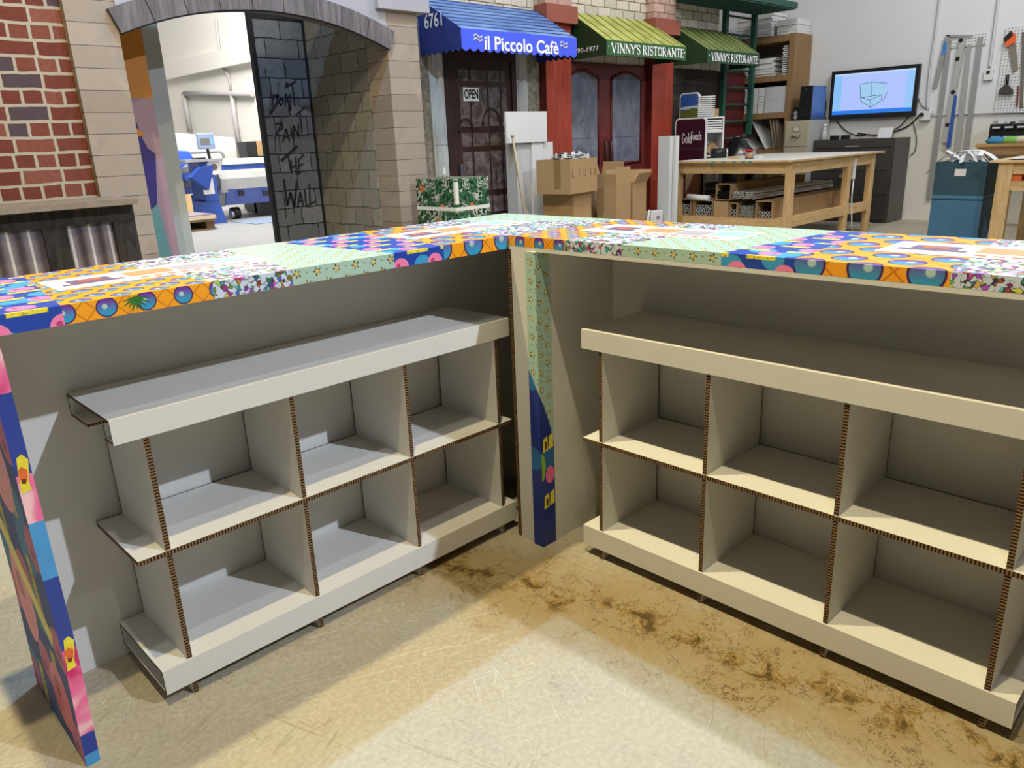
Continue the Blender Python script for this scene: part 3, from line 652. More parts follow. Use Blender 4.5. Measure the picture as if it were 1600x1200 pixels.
for z0, z1 in rows:
    for xa, xb_ in zip(cols, cols[1:]): b.box(xa+.015, xb_-.012, YS-.009, YS-.0055, z0+.012, z1-.012)
b.ob('glass_panes', GLASSD, d)
b = MB()
for xa, w_, zc0 in ((5.55, .10, 1.46), (5.92, .13, 1.52)):
    b.tube([(xa+w_*math.cos(PI-PI*k/10), YS-.012, zc0+w_*1.3*math.sin(PI*k/10)) for k in range(11)], .012, 6)
b.ob('arch_tracery', DOORB, d)
MB().box(5.425, 5.455, YS-.04, YS-.006, .98, 1.14).ob('handle_plate', M('brass_grey', (.26, .24, .28), .3, .1, 20, .8), d, bevel=.006)
p0, p1 = pY(726, 158, YS-.03), pY(749, 137, YS-.03)
sg = MB().box(p0.x, p1.x, YS-.016, YS-.0095, p0.z, p1.z).ob('open_sign', TXTW, d)
text('OPEN', 'lettering', (p0.x+.012, YS-.0165, p0.z+.022), (1, 0, 0), (0, 0, 1), (p1.x-p0.x)-.02, (p1.z-p0.z)*.72, TXTK, sg, .03)
MB().box(5.10, 6.48, YS-.023, YS-.022, 1.338, 1.341).ob('panel_seam', BLACK, cafe)
rest = T('restaurant_front', 'printed restaurant front with red double doors, red pillars and a dark bay', 'shop front', (6.7, YS, 0))
MB().box(6.701, 10.5, YS+.03, YS+.09, 2.2, 3.4).ob('brick_panel', CREAMB, rest)
MB().box(9.19, 10.5, YS+.02, YS+.09, 0, 2.2).ob('dusky_bay', DUSK, rest)
for xa, xb_ in ((6.70, 7.13), (8.72, 9.19)):
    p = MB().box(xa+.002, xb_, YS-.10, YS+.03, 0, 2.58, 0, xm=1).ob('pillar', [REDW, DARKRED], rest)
    MB().box(xa-.03, xb_+.06, YS-.16, YS+.03, 2.58, 2.76).ob('pillar_cap', M('brick_red_cap', (.27, .075, .05), .6, .15), p)
    MB().box(xa+.02, xb_+.02, YS-.10, YS+.03, 2.76, 3.4).ob('pilaster', PINKB, p)
MB().box(7.13, 8.72, YS+.0, YS+.06, 0, 2.2).ob('door_panel', REDD, rest)
for k, (xa, xb_) in enumerate(((7.13, 7.94), (7.94, 8.66))):
    dd = MB().box(xa, xb_, YS-.012, YS, 0, 2.18).ob('door', REDD, rest)
    ga, gb = (7.16, 7.70) if k == 0 else (8.0, 8.57)
    pts = [(ga, 1.04), (gb, 1.04), (gb, 2.02)] + [(gb+(ga-gb)*i/10, 2.02+.075*math.sin(PI*i/10)) for i in range(1, 10)] + [(ga, 2.02)]
    MB().prism(pts, 'y', YS-.018, YS-.0125).ob('glass_pane', GLASSB, dd)
    cxm, czm = (ga+gb)/2, 1.5
    q = [(cxm+(x-cxm)*1.08, czm+(z-czm)*1.035) for x, z in pts]; b = MB()
    for i in range(len(q)): b.tube([(q[i][0], YS-.016, q[i][1]), (q[(i+1) % len(q)][0], YS-.016, q[(i+1) % len(q)][1])], .014, 6)
    b.ob('moulding', DARKRED, dd)
    hx = 7.83 if k == 0 else 7.93
    MB().tube([(hx, YS-.03, .92), (hx, YS-.055, .97), (hx, YS-.06, 1.12), (hx, YS-.055, 1.27), (hx, YS-.03, 1.32)], [.012, .022, .026, .022, .012], 8).ob('pull_handle', M('dark_bronze', (.05, .012, .012), .4, .2), dd)
MB().box(7.14, 8.7, YS-.0195, YS-.018, 1.345, 1.348).ob('panel_seam', BLACK, rest)
# awnings
def awning(name_label, x0, x1, xb0, xb1, dep, zf0, zf1, zb, mats, scallop, bars):
    t = T('shop_awning', name_label, 'awning', (x0, YS, zf0), 0, 'awnings over the shop fronts')
    yf = YS-dep; b = MB(); n = 26; ybk = YS+.0
    b.poly([(x0, yf, zf1), (x1, yf, zf1), (xb1, ybk, zb), (xb0, ybk, zb)], 0)
    b.poly([(x1, yf, zf1-.012), (x0, yf, zf1-.012), (xb0, ybk, zb-.012), (xb1, ybk, zb-.012)], 1)
    b.ob('canopy', [mats[0], mats[1]], t)
    b = MB()
    def edge(pa, pb, m, flip):
        pa, pb = Vector(pa), Vector(pb); k = 16 if scallop else 1
        for i in range(k):
            a, c = pa.lerp(pb, i/k), pa.lerp(pb, (i+1)/k)
            pts = [Vector((a.x, a.y, zf1)), Vector((c.x, c.y, zf1))] if m == 0 else None
            low = [Vector((c.x+(a.x-c.x)*j/6, c.y+(a.y-c.y)*j/6, zf0-(.028*math.sin(PI*j/6) if scallop else 0))) for j in range(7)]
            pl = [Vector((a.x, a.y, zf1)), Vector((c.x, c.y, zf1))] + low
            b.poly(pl if flip else pl[::-1], 0)
    edge((x0, yf, 0), (x1, yf, 0), 0, False); b.ob('valance', mats[2], t)
    for xx, xq, nm in ((x0, xb0, 'side_panel'), (x1, xb1, 'side_panel')):
        b = MB(); k = 7 if scallop else 1
        for i in range(k):
            f0, f1 = i/k, (i+1)/k
            top = lambda f: Vector((xx+(xq-xx)*f, yf+dep*f, zf1+(zb-zf1)*f))
            bot = lambda f, s=0: Vector((xx+(xq-xx)*f, yf+dep*f, zf0-s))
            pl = [top(f0), top(f1)] + [bot(f1+(f0-f1)*j/6, .028*math.sin(PI*j/6) if scallop else 0) for j in range(7)]
            b.poly(pl, 0); b.poly([p+Vector((.004, 0, 0)) for p in pl][::-1], 0)
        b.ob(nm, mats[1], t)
    b = MB()
    for i in range(bars):
        if scallop:
            f = (i+.7)/bars; pa, pb = Vector((x0, yf, zf1)).lerp(Vector((xb0, ybk, zb)), f), Vector((x1, yf, zf1)).lerp(Vector((xb1, ybk, zb)), f)
        else:
            f = (i+.6)/bars; pa, pb = Vector((x0, yf, zf1)).lerp(Vector((x1, yf, zf1)), f), Vector((xb0, ybk, zb)).lerp(Vector((xb1, ybk, zb)), f)
        b.tube([pa+Vector((0, 0, .002)), pb+Vector((0, 0, .002))], .006, 5)
    b.ob('stripes', mats[3], t)
    return t, yf
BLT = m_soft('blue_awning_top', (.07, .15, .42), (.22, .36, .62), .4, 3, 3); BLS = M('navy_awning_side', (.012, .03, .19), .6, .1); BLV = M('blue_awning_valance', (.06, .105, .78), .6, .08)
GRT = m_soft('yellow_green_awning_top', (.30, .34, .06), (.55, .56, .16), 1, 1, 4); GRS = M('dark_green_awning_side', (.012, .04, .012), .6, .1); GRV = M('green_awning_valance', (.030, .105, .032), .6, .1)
GRT2 = m_soft('olive_awning_top', (.14, .19, .05), (.28, .33, .11), 1, 1, 4); GRV2 = M('deep_green_awning_valance', (.016, .055, .022), .6, .1)
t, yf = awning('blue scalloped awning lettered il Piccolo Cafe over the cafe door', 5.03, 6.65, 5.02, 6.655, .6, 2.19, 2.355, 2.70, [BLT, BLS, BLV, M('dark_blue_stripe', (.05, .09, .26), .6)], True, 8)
p0, p1 = pY(757, 77, yf), pY(872, 58, yf)
text('il Piccolo Cafè', 'lettering', (p0.x, yf-.003, p0.z-.004), (1, 0, 0), (0, 0, 1), p1.x-p0.x, .125, TXTW, t, .022)
for xx in (p0.x-.13, p1.x+.03):
    strokes('wave_mark', [[(i/8, .12*math.sin(i*PI/4)+o) for i in range(9)] for o in (.25, .6)], (xx, yf-.003, 2.245), (1, 0, 0), (0, 0, 1), .10, .09, .014, TXTW, t)
pa, pb = Vector((5.03, yf, 0)), Vector((5.02, YS, 0))
text('6761', 'lettering', (5.02, YS-.10, 2.40), (0, -1, 0), (0, 0, 1), .26, .125, TXTW, t, .012, .006)
# serif capitals drawn stroke by stroke
SER = {
 'V': [[(1.5,.05,1),(.45,0)],[(.8,.42,0),(.80,1)],[(.35,-.06,.985),(.22,.985)],[(.35,.66,.985),(.92,.985)]],
 'I': [[(1.6,.2,0),(.2,1)],[(.35,.02,.985),(.38,.985)],[(.35,.02,.015),(.38,.015)]],
 'N': [[(.8,.12,0),(.12,1)],[(1.6,.10,1),(.80,0)],[(.8,.80,0),(.80,1)],[(.35,-.04,.985),(.26,.985)],[(.35,-.02,.015),(.26,.015)],[(.35,.66,.985),(.94,.985)]],
 'Y': [[(1.5,.02,1),(.40,.45)],[(.8,.40,.45),(.74,1)],[(1.6,.40,0),(.40,.47)],[(.35,-.08,.985),(.18,.985)],[(.35,.62,.985),(.86,.985)],[(.35,.22,.015),(.58,.015)]],
 "'": [[(1.2,.10,1),(.06,.72)]],
 'S': [[(1.0,.56,.80),(.50,.95),(.30,1.0),(.10,.92),(.05,.76),(.14,.62)],[(1.6,.14,.62),(.48,.40)],[(1.0,.48,.40),(.58,.26),(.52,.08),(.32,0),(.14,.04),(.04,.2)]],
 'R': [[(1.6,.14,0),(.14,1)],[(1.0,.14,.98),(.44,.98),(.60,.88),(.60,.66),(.46,.52),(.14,.52)],[(1.5,.36,.52),(.70,.02)],[(.35,-.02,.985),(.2,.985)],[(.35,-.02,.015),(.30,.015)],[(.35,.62,.015),(.82,.015)]],
 'T': [[(1.6,.40,0),(.40,1)],[(.7,.02,.97),(.78,.97)],[(.6,.02,.80),(.03,.97)],[(.6,.77,.80),(.76,.97)],[(.35,.22,.015),(.58,.015)]],
 'O': [[(1.5,.08,.5),(.10,.70),(.20,.92)],[(.9,.20,.92),(.40,1.0),(.60,.92)],[(1.5,.60,.92),(.70,.70),(.72,.5),(.70,.30),(.60,.08)],[(.9,.60,.08),(.40,0),(.20,.08)],[(1.5,.20,.08),(.10,.30),(.08,.5)]],
 'A': [[(.8,.06,0),(.42,1)],[(1.6,.40,1),(.80,0)],[(.7,.18,.34),(.64,.34)],[(.35,-.06,.015),(.20,.015)],[(.35,.62,.015),(.96,.015)]],
 'E': [[(1.6,.14,0),(.14,1)],[(.7,.14,.97),(.62,.97)],[(.7,.14,.52),(.50,.52)],[(.7,.14,.03),(.64,.03)],[(.6,.62,.97),(.62,.80)],[(.6,.64,.03),(.66,.22)],[(.35,-.02,.985),(.2,.985)],[(.35,-.02,.015),(.2,.015)]],
}
ADV = {'V': .95, 'I': .48, 'N': 1.0, 'Y': .85, "'": .22, 'S': .70, 'R': .88, 'T': .84, 'O': .88, 'A': .98, 'E': .76, ' ': .36}
def serif(s, P, ux, wd, ht, mat, parent):
    tot = sum(ADV[c] for c in s); L = []; x = 0
    for c in s:
        for st in SER.get(c, []):
            q = [st[0][0]] + [((x+st[0][1])/tot, st[0][2])] + [((x+p[0])/tot, p[1]) for p in st[1:]]; L.append(q)
        x += ADV[c]
    return strokes('lettering', L, P, ux, (0, 0, 1), wd, ht, ht*.135, mat, parent)
for k, (lab, x0, x1, xb0, xb1, dep, z0, z1, zb, ms_, q) in enumerate((
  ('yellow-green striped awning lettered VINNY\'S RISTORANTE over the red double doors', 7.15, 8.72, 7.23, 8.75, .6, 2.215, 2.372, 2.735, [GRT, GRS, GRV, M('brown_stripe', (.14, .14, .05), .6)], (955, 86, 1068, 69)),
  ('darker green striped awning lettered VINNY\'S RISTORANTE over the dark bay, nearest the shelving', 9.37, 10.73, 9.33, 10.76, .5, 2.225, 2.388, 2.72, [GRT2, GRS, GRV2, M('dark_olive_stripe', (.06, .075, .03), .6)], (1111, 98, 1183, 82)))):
    t, yf = awning(lab, x0, x1, xb0, xb1, dep, z0, z1, zb, ms_, False, 8)
    p0, p1 = pY(q[0], q[1], yf), pY(q[2], q[1]+8, yf)
    serif("VINNY'S RISTORANTE", (p0.x, yf-.003, z0+.030), (1, 0, 0), p1.x-p0.x, .095, TXTW, t)
    for xx in (x0+.04, x1-.035): MB().cyl((xx, yf-.004, z0+.09), (xx, yf+.001, z0+.09), .008).ob('rivet', TXTW, t)
    text('290-1977', 'lettering', (x0+.02, YS-.12, z0+.06), (0, -1, 0), (0, 0, 1), .36, .05, TXTW, t, 0, .008)
# fire escape
FEG = M('fire_escape_green', (.018, .085, .055), .5, .15)
t = T('fire_escape', 'dark green metal fire escape ladder and platform beside the darker green awning', 'fire escape', (10.5, YS, 0))
for xx in (10.60, 11.42): MB().box(xx-.035, xx+.035, YS-.05, YS+.02, .85 if xx < 11 else 1.30, 3.3).ob('stringer', FEG, t)
for i in range(9): MB().cyl((10.6, YS-.015, 1.02+i*.24), (11.42, YS-.015, 1.02+i*.24), .016, n=8).ob('rung', FEG, t)
b = MB().box(9.15, 11.55, YS-.62, YS+.02, 3.02, 3.10).ob('platform', FEG, t)
for i in range(14): MB().box(9.2, 11.5, YS-.60+i*.044, YS-.59+i*.044, 3.0, 3.02).ob('grate_bar', FEG, b)
MB().box(10.5, 11.35, YS+.05, YS+.09, 0, 2.2).one('maroon_board', M('maroon_paint', (.09, .008, .010), .5, .2), 'dark maroon board standing behind the green ladder', 'board', loc=(10.5, YS+.05, 0))

# ================================================================== things standing before the shop fronts
# leaf-print cube
LEAFP = None
def m_leaf():
    g = G('jungle_leaf_print'); u, v = g.uv('WZ'); vec = g.comb(u, v)
    d = g.noise(14, 3, .6, vec)[1]; n = g.N('ShaderNodeVectorMath', operation='MULTIPLY_ADD'); g.link(d, n.inputs[0]); n.inputs[1].default_value = (.10, .10, 0); g.link(vec, n.inputs[2])
    wv = g.N('ShaderNodeTexWave', wave_type='BANDS', bands_direction='DIAGONAL'); wv.inputs['Scale'].default_value = 13; wv.inputs['Distortion'].default_value = 14; wv.inputs['Detail'].default_value = 2; g.link(n.outputs[0], wv.inputs['Vector'])
    c = g.vor(17, n.outputs[0]); h = g.sep(c[1])[0]
    col = g.mix(g.step(wv.outputs['Fac'], .38, .52), (.010, .022, .012), g.mix(g.step(h, .45, .55), (.40, .44, .35), (.03, .15, .055)))
    col = g.mix(g.m('MULTIPLY', g.m('GREATER_THAN', h, .93), .9), col, (.48, .16, .06))
    return g.done(col, .5, spec=.4)
PCX = pY(712, 300, 4.90).x
t = TL('planter_cube', 'square box covered in green jungle leaf print with a cream band', 'box', (PCX, 4.90, 0), .04)
MB().box(0, .385, 0, .50, 0, 1.075, 0).ob('body', m_leaf(), t)
CREAMT = M('cream_tape', (.68, .68, .60), .5, .05)
MB().box(-.003, .388, -.003, .503, .815, .845).ob('band', CREAMT, t); MB().box(-.0032, .03, -.0032, .02, .87, 1.05).ob('corner_tape', CREAMT, t)
o = MB(); pc = pY(709, 272, 5.0)
o.lathe((PCX+.04, 5.08, 1.075), [(.018, 0), (.02, .04), (.016, .055), (.010, .06), (.012, .075), (.004, .09)], 14).one('spray_bottle', M('clear_bottle', (.45, .45, .42), .2, .1), 'small pale bottle standing on the leaf-print box', 'bottle', loc=(PCX+.04, 5.08, 1.075))
a, c = pY(801, 214, 5.86), pY(826, 372, 5.80)
k = a+(c-a)*(a.z/(a.z-c.z))
MB().tube([a, a.lerp(k, .4), k], .013, 8).tube([a+(a-k).normalized()*.02, a], [.022, .018], 8).one('broom_handle', M('pale_stick_wood', (.50, .40, .26), .5, .1), 'long wooden broom stick leaning before the cafe door', 'stick', loc=k)
# white boards leaning
a, c = pY(792, 224, 5.95), pY(854, 174, 5.95); zb_ = a.z+.012
MB().box(5.99, 6.19, 6.0, 6.16, 0, zb_-.014).box(5.985, 6.195, 5.995, 6.0, 0, zb_-.014).one('packing_column', M('grey_panel', (.50, .50, .50), .6, .04), 'narrow grey upright panel under the square white board', 'panel', loc=(5.99, 6.0, 0))
MB().box(6.20, 6.38, 5.97, 6.17, 0, zb_-.014).one('upright_board', WHITE2, 'white upright panel beside the narrow grey panel', 'panel', loc=(6.2, 5.97, 0))
MB().box(6.385, 6.56, 5.99, 6.17, 0, zb_-.016).one('upright_board', WHITE2, 'white upright panel half behind the lettered carton', 'panel', loc=(6.385, 5.99, 0))
MB().box(a.x, c.x, 5.95, 5.975, zb_-.012, c.z).one('white_board', WHITE2, 'square white board standing on the upright panels by the cafe door', 'board', loc=(a.x, 5.95, zb_-.012))
# cartons
def carton(label, x, y, z, w_, d_, h, rz, flaps, group='brown cardboard cartons before the red doors', inside=True):
    t = TL('cardboard_carton', label, 'box', (x, y, z), rz, group); k = .006
    b = MB(); b.box(0, w_, 0, k, 0, h).box(0, w_, d_-k, d_, 0, h).box(0, k, k, d_-k, 0, h).box(w_-k, w_, k, d_-k, 0, h).box(k, w_-k, k, d_-k, 0, .006)
    b.ob('body', CARD, t)
    for side, ang, ln in flaps:
        b = MB(); ca, sa = math.cos(ang)*ln, math.sin(ang)*ln
        if side == 'f': b.poly([(0, 0, h), (w_, 0, h), (w_, -ca, h+sa), (0, -ca, h+sa)]); n = Vector((0, sa, ca)).normalized()
        if side == 'b': b.poly([(w_, d_, h), (0, d_, h), (0, d_+ca, h+sa), (w_, d_+ca, h+sa)]); n = Vector((0, -sa, ca)).normalized()
        if side == 'l': b.poly([(0, d_, h), (0, 0, h), (-ca, 0, h+sa), (-ca, d_, h+sa)]); n = Vector((sa, 0, ca)).normalized()
        if side == 'r': b.poly([(w_, 0, h), (w_, d_, h), (w_+ca, d_, h+sa), (w_+ca, 0, h+sa)]); n = Vector((-sa, 0, ca)).normalized()
        q = list(b.v); b = MB(); lo = [p for p in q]; hi = [p+n*.004 for p in q]
        b.poly(lo[::-1]); b.poly(hi)
        for i in range(4): b.poly([lo[i], lo[(i+1) % 4], hi[(i+1) % 4], hi[i]])
        b.ob('flap', CARD, t)
    return t
lt = carton('large brown carton lettered L T U X A stacked on a smaller carton', 6.06, 5.30, .805, .54, .42, .345, .16, [])
MB().box(.006, .534, .006, .414, .26, .28).ob('packing', CARDIN, lt)
MB().box(-.0015, 0, .12, .20, .05, .345).ob('tape', M('brown_tape', (.26, .15, .06), .35, .05), lt)
for s_, xx in (('L', .035), ('T', .155), ('U', .265), ('X', .385), ('A', .475)):
    text(s_, 'lettering', (xx, -.001, .165), (1, 0, 0), (0, 0, 1), .035, .075, M('pen_ink', (.10, .055, .03), .7), lt, -.012, .0005)
for i in range(13):
    xx, yy = rnd.uniform(.03, .36), rnd.uniform(.03, .38)
    p = Matrix.Translation((6.06, 5.30, .805)) @ Matrix.Rotation(.16, 4, 'Z') @ Vector((xx, yy, .285+.02))
    L_ = rnd.uniform(.05, .10); R_ = Matrix.Rotation(rnd.uniform(0, 6.28), 4, 'Z') @ Matrix.Rotation(rnd.uniform(-.5, .5), 4, 'X')
    b = MB().box(-L_/2, L_/2, -.03, .03, -.003, .003).box(-L_/2, -L_/2+.004, -.03, .03, -.02, .03); b.xf(Matrix.Translation((0, 0, .04+.004*i)) @ R_)
    o = b.one('paper_scrap', WHITE2 if i % 3 else M('dark_scrap', (.10, .10, .11), .5), 'scrap of folded paper in the top of the lettered carton', 'scrap', 'scraps in the lettered carton'); o.location = p
carton('plain brown carton holding up the lettered carton', 6.22, 5.40, 0, .34, .40, .80, .12, [])
carton('open brown carton with tall flap raised beside the lettered carton', 7.05, 5.80, 0, .58, .30, .85, .08, [('b', 1.25, .20), ('r', 1.35, .22)])
c2 = carton('open brown carton with its front flap standing up, middle of the row', 6.90, 5.36, 0, .30, .26, .84, .10, [('f', 1.62, .19), ('l', 1.45, .12)])
carton('open brown carton with one flap splayed out, rightmost of the row', 7.26, 5.40, 0, .34, .32, .83, .18, [('r', .75, .20), ('f', 1.0, .14), ('b', 1.3, .16)])
MB().box(7.08, 7.40, 5.86, 6.06, .856, .862).xf(Matrix.Identity(4)).one('loose_sheet', WHITE2, 'white sheet lying over the open carton with the tall flap', 'sheet', loc=(7.08, 5.86, .856))
t = T('junction_box', 'small white electrical box with a cord on the floor by the tall white boards', 'box', (7.75, 5.45, 0))
a, c = pY(1017, 345, 5.45), pY(1036, 328, 5.45)
MB().box(a.x, c.x, 5.45, 5.55, 0, c.z).ob('housing', WHITE2, t, bevel=.01); MB().box((a.x+c.x)/2-.01, (a.x+c.x)/2+.05, 5.446, 5.45, c.z-.10, c.z-.06).ob('socket', M('grey_socket', (.25, .25, .25), .5), t)
MB().tube([(a.x+.02, 5.47, c.z-.01), (a.x-.05, 5.44, c.z+.02), (a.x-.10, 5.42, c.z-.06), (a.x-.12, 5.42, .2), (a.x-.12, 5.42, 0)], .012, 8).ob('cord', WHITE2, t)
for k, (x0, x1, lab) in enumerate(((1029, 1047, 'tall white board leaning by the red pillar, left of a pair'), (1048, 1057, 'tall narrow white board leaning by the red pillar, right of a pair'))):
    a, c = pX(x0, 213, 8.0+.10*k), pX(x1, 213, 8.0+.10*k)
    MB().box(8.0+.10*k, 8.06+.10*k, c.y, a.y, 0, 1.335).one('tall_board', WHITE2 if k else M('grey_white_board', (.60, .60, .60), .6, .03), lab, 'board', loc=(8.0+.1*k, c.y, 0))

# ================================================================== big work table and the cartons of tubes under it
TX0, TX1, TY0, TY1, TZ = 8.32, 10.98, 4.03, 5.66, 1.03
t = T('work_table', 'big pine work table with a white top and a low shelf of cartons', 'table', (TX0, TY0, 0))
MB().box(TX0, TX1, TY0, TY1, TZ-.02, TZ, 0, xm=1, ym=1).ob('table_top', [M('worn_white_top', (.70, .67, .60), .45, .06, 2), PINEX], t)
lx = [TX0+.08, TX0+1.62, TX1-.30]; L9 = .10
for x_ in lx:
    for y_ in (TY0+.04, TY1-.12):
        MB().box(x_, x_+L9, y_, y_+.075, 0, TZ-.02).ob('leg', PINEZ, t, bevel=.004)
for y_ in (TY0+.045, TY1-.085): MB().box(TX0+.181, TX1-.31, y_, y_+.038, TZ-.15, TZ-.021).ob('apron', PINEX, t); MB().box(TX0+.181, TX1-.31, y_, y_+.038, .28, .40).ob('lower_rail', PINEX, t)
for x_ in (TX0+.085, TX1-.26): MB().box(x_, x_+.038, TY0+.116, TY1-.121, TZ-.15, TZ-.021).ob('apron', PINEY, t); MB().box(x_, x_+.038, TY0+.116, TY1-.121, .25, .345).ob('lower_rail', PINEY, t)
MB().box(TX0+.09, TX1-.25, TY0+.085, TY1-.09, .345, .365).ob('lower_shelf', PINEX, t)
for px in (1115, 1131, 1147, 1161, 1172): 
    p = pX(px, 252, TX0-.001); MB().box(TX0-.001, TX0+.0, p.y-.025, p.y+.025, TZ-.028, TZ-.006).ob('green_tape', M('green_tape', (.10, .26, .14), .5), t)
p = pX(1112, 258, TX0+.084); MB().box(TX0+.082, TX0+.084, p.y-.02, p.y+.02, p.z-.02, p.z+.02).ob('tape_patch', M('grey_tape', (.30, .31, .32), .4), t)
for x_ in (lx[1]+.05, lx[2]+.05): MB().cyl((x_, TY0+.075, .035), (x_, TY0+.11, .035), .035).ob('caster', BLACK, t)
# cartons below, ends towards the counter: y range from pixel columns on their front plane
TUBEW = M('white_plastic_tube', (.66, .64, .58), .4, .05); TUBEK = M('black_tube', (.02, .022, .02), .4)
XC = TX0+.14; ZL = .366
def long_carton(label, pxa, pxb, h, z0=ZL, L=2.1, flap=True, closed=False):
    ya, yb2 = pX(pxb, 330, XC).y, pX(pxa, 330, XC).y
    t = T('long_carton', label, 'box', (XC, ya, z0), 0, 'long cartons of tubes under the work table'); k = .006
    b = MB(); b.box(XC, XC+L, ya, yb2, z0, z0+k).box(XC, XC+L, ya, ya+k, z0+k, z0+h-k).box(XC, XC+L, yb2-k, yb2, z0+k, z0+h-k).box(XC, XC+L, ya, yb2, z0+h-k, z0+h).box(XC+L-k, XC+L, ya+k, yb2-k, z0+k, z0+h-k)
    if closed: b.box(XC, XC+k, ya+k, yb2-k, z0+k, z0+h-k)
    b.ob('body', CARD, t)
    for i in range(1, 9): MB().box(XC+L*i/9-.003, XC+L*i/9+.003, ya-.001, ya+.0, z0+.01, z0+h-.01).ob('seam', CARDIN, t)
    return t, ya+k, yb2-k
proto = None
def rods(ya, yb2, z0, n, rows, mat_name, label, group, x=None, L=1.9, r=None, jit=False, mesh_cache={}):
    r = r or (yb2-ya)/n/2*.92; key = (mat_name, round(r, 4), L)
    if key not in mesh_cache:
        b = MB(); N_ = 10
        for rr, cap in ((r, 0), (r*.72, 0)):
            base = len(b.v)
            for xx in (0, L):
                for k in range(N_): b.v.append(Vector((xx, rr*math.cos(2*PI*k/N_), rr*math.sin(2*PI*k/N_))))
            for k in range(N_): k2 = (k+1) % N_; f = (base+k, base+k2, base+N_+k2, base+N_+k); b.f.append(f if rr == r else f[::-1]); b.m.append(0); b.sm.append(True)
        for k in range(N_): k2 = (k+1) % N_; b.f.append((k, k2, 2*N_+k2, 2*N_+k)); b.m.append(0); b.sm.append(False)
        mesh_cache[key] = b.ob('plastic_tube', TUBEW if mat_name == 'w' else TUBEK); proto_ = mesh_cache[key]; first = True
    else: first = False
    for j in range(rows):
        for i in range(n):
            o = mesh_cache[key] if first else mesh_cache[key].copy()
            if not first: C.objects.link(o)
            first = False
            o.location = ((x or XC+.03)+rnd.uniform(-.015, .015), ya+(i+.5)*(yb2-ya)/n+(rnd.uniform(-.004, .004) if jit else 0), z0+r+j*2*r*1.02+(rnd.uniform(0, .01) if jit else 0)); tag(o, label, 'tube', group)
t, a, c = long_carton('long open carton of white tubes, leftmost under the work table', 1058, 1079, .20); rods(a+.002, c-.002, ZL+.008, 4, 3, 'w', 'white tube in the leftmost open carton under the work table', 'tubes in the leftmost carton')
b = MB().box(0, .004, 0, .13, 0, .14); b.xf(Matrix.Translation((XC-.07, c-.06, ZL+.17)) @ Matrix.Rotation(-.5, 4, 'X') @ Matrix.Rotation(.5, 4, 'Z')); b.ob('end_flap', CARD, t)
t, a, c = long_carton('long open carton of white tubes, second from the left under the work table', 1083, 1113, .19); rods(a+.02, c-.02, ZL+.008, 5, 3, 'w', 'white tube in the second open carton under the work table', 'tubes in the second carton')
long_carton('long closed carton with a torn end, middle of the row under the work table', 1115, 1137, .185, closed=True)
t, a, c = long_carton('narrow open carton of white angle rods beside the torn carton', 1138.5, 1151, .17); rods(a+.002, c-.002, ZL+.008, 2, 2, 'w', 'white rod in the narrow carton beside the torn one', 'rods in the narrow carton')
ya, yb2 = pX(1177, 330, XC).y, pX(1153, 330, XC).y
rods(ya+.01, yb2-.01, ZL+.001, 9, 7, 'w', 'thin white tube in the loose pile between two cartons', 'loose thin white tubes', jit=True)
t, a, c = long_carton('long open carton of white tubes, rightmost by the table leg', 1180, 1206, .20); rods(a+.01, c-.03, ZL+.008, 4, 2, 'w', 'white tube in the rightmost open carton under the work table', 'tubes in the rightmost carton')
t, a, c = long_carton('large brown carton of black tubes lying on the torn carton', 1117, 1140, .19, ZL+.20, 1.95); rods(a+.002, c-.002, ZL+.21, 9, 5, 'k', 'thin black tube inside the upper brown carton', 'black tubes in the upper carton')
ya, yb2 = pX(1179, 320, XC).y, pX(1146, 320, XC).y
rods(ya, yb2, ZL+.215, 9, 3, 'w', 'thin white tube lying on top of the cartons', 'white tubes on top of the cartons', jit=True, x=XC-.02, L=2.15)
a, c = pX(1078, 314, XC), pX(1108, 310, XC)
MB().tube([(XC-.02, a.y+.02, .60), (XC, c.y, .585)], .035, 10).one('plastic_roll', WHITE2, 'crumpled white roll of plastic lying on the two left cartons', 'roll', loc=(XC, c.y, .585))
a, c = pX(1070, 312, 9.08), pX(1093, 270, 9.08)
MB().box(9.08, 9.12, c.y, a.y, 0, .97).one('flat_carton', CARD, 'flat brown carton standing on end behind the left table leg', 'box', loc=(9.08, c.y, 0))
# on the table
p0 = pX(1137, 248, 9.0)
MB().box(9.0, 9.05, pX(1153, 248, 9.0).y, p0.y, TZ+.001, TZ+.026).one('wood_offcut', PINEY, 'short pale wood strip on the work table', 'wood strip', loc=(9.0, p0.y, TZ))
pt = pX(1166, 246, 8.75)
t = TL('tape_gun', 'tape dispenser with red handle lying on the work table', 'tape dispenser', (8.80, pt.y, TZ), .2)
b = MB(); b.cyl((0, -.07, .05), (0, .02, .05), .048); b.ob('tape_roll', M('clear_tan_tape', (.45, .30, .18), .25, .1), t)
MB().box(-.05, .05, -.075, -.07, .002, .10).box(-.05, .05, .021, .026, .002, .10).ob('frame', STEEL, t); MB().box(-.06, .02, -.06, .06, .095, .112).ob('handle', M('red_plastic', (.45, .02, .03), .4), t)
pt = pX(1180, 246, 8.8); MB().box(8.80, 8.9, pt.y-.05, pt.y+.05, TZ+.001, TZ+.04).one('clear_box', M('clear_plastic', (.62, .62, .58), .15, .05), 'small clear plastic box beside the tape dispenser', 'box', loc=(8.8, pt.y, TZ))
t = T('extension_cord', 'white cord hanging down beside the middle table leg', 'cord', (lx[1]+.2, TY0+.02, 0)); x_ = lx[1]+.14
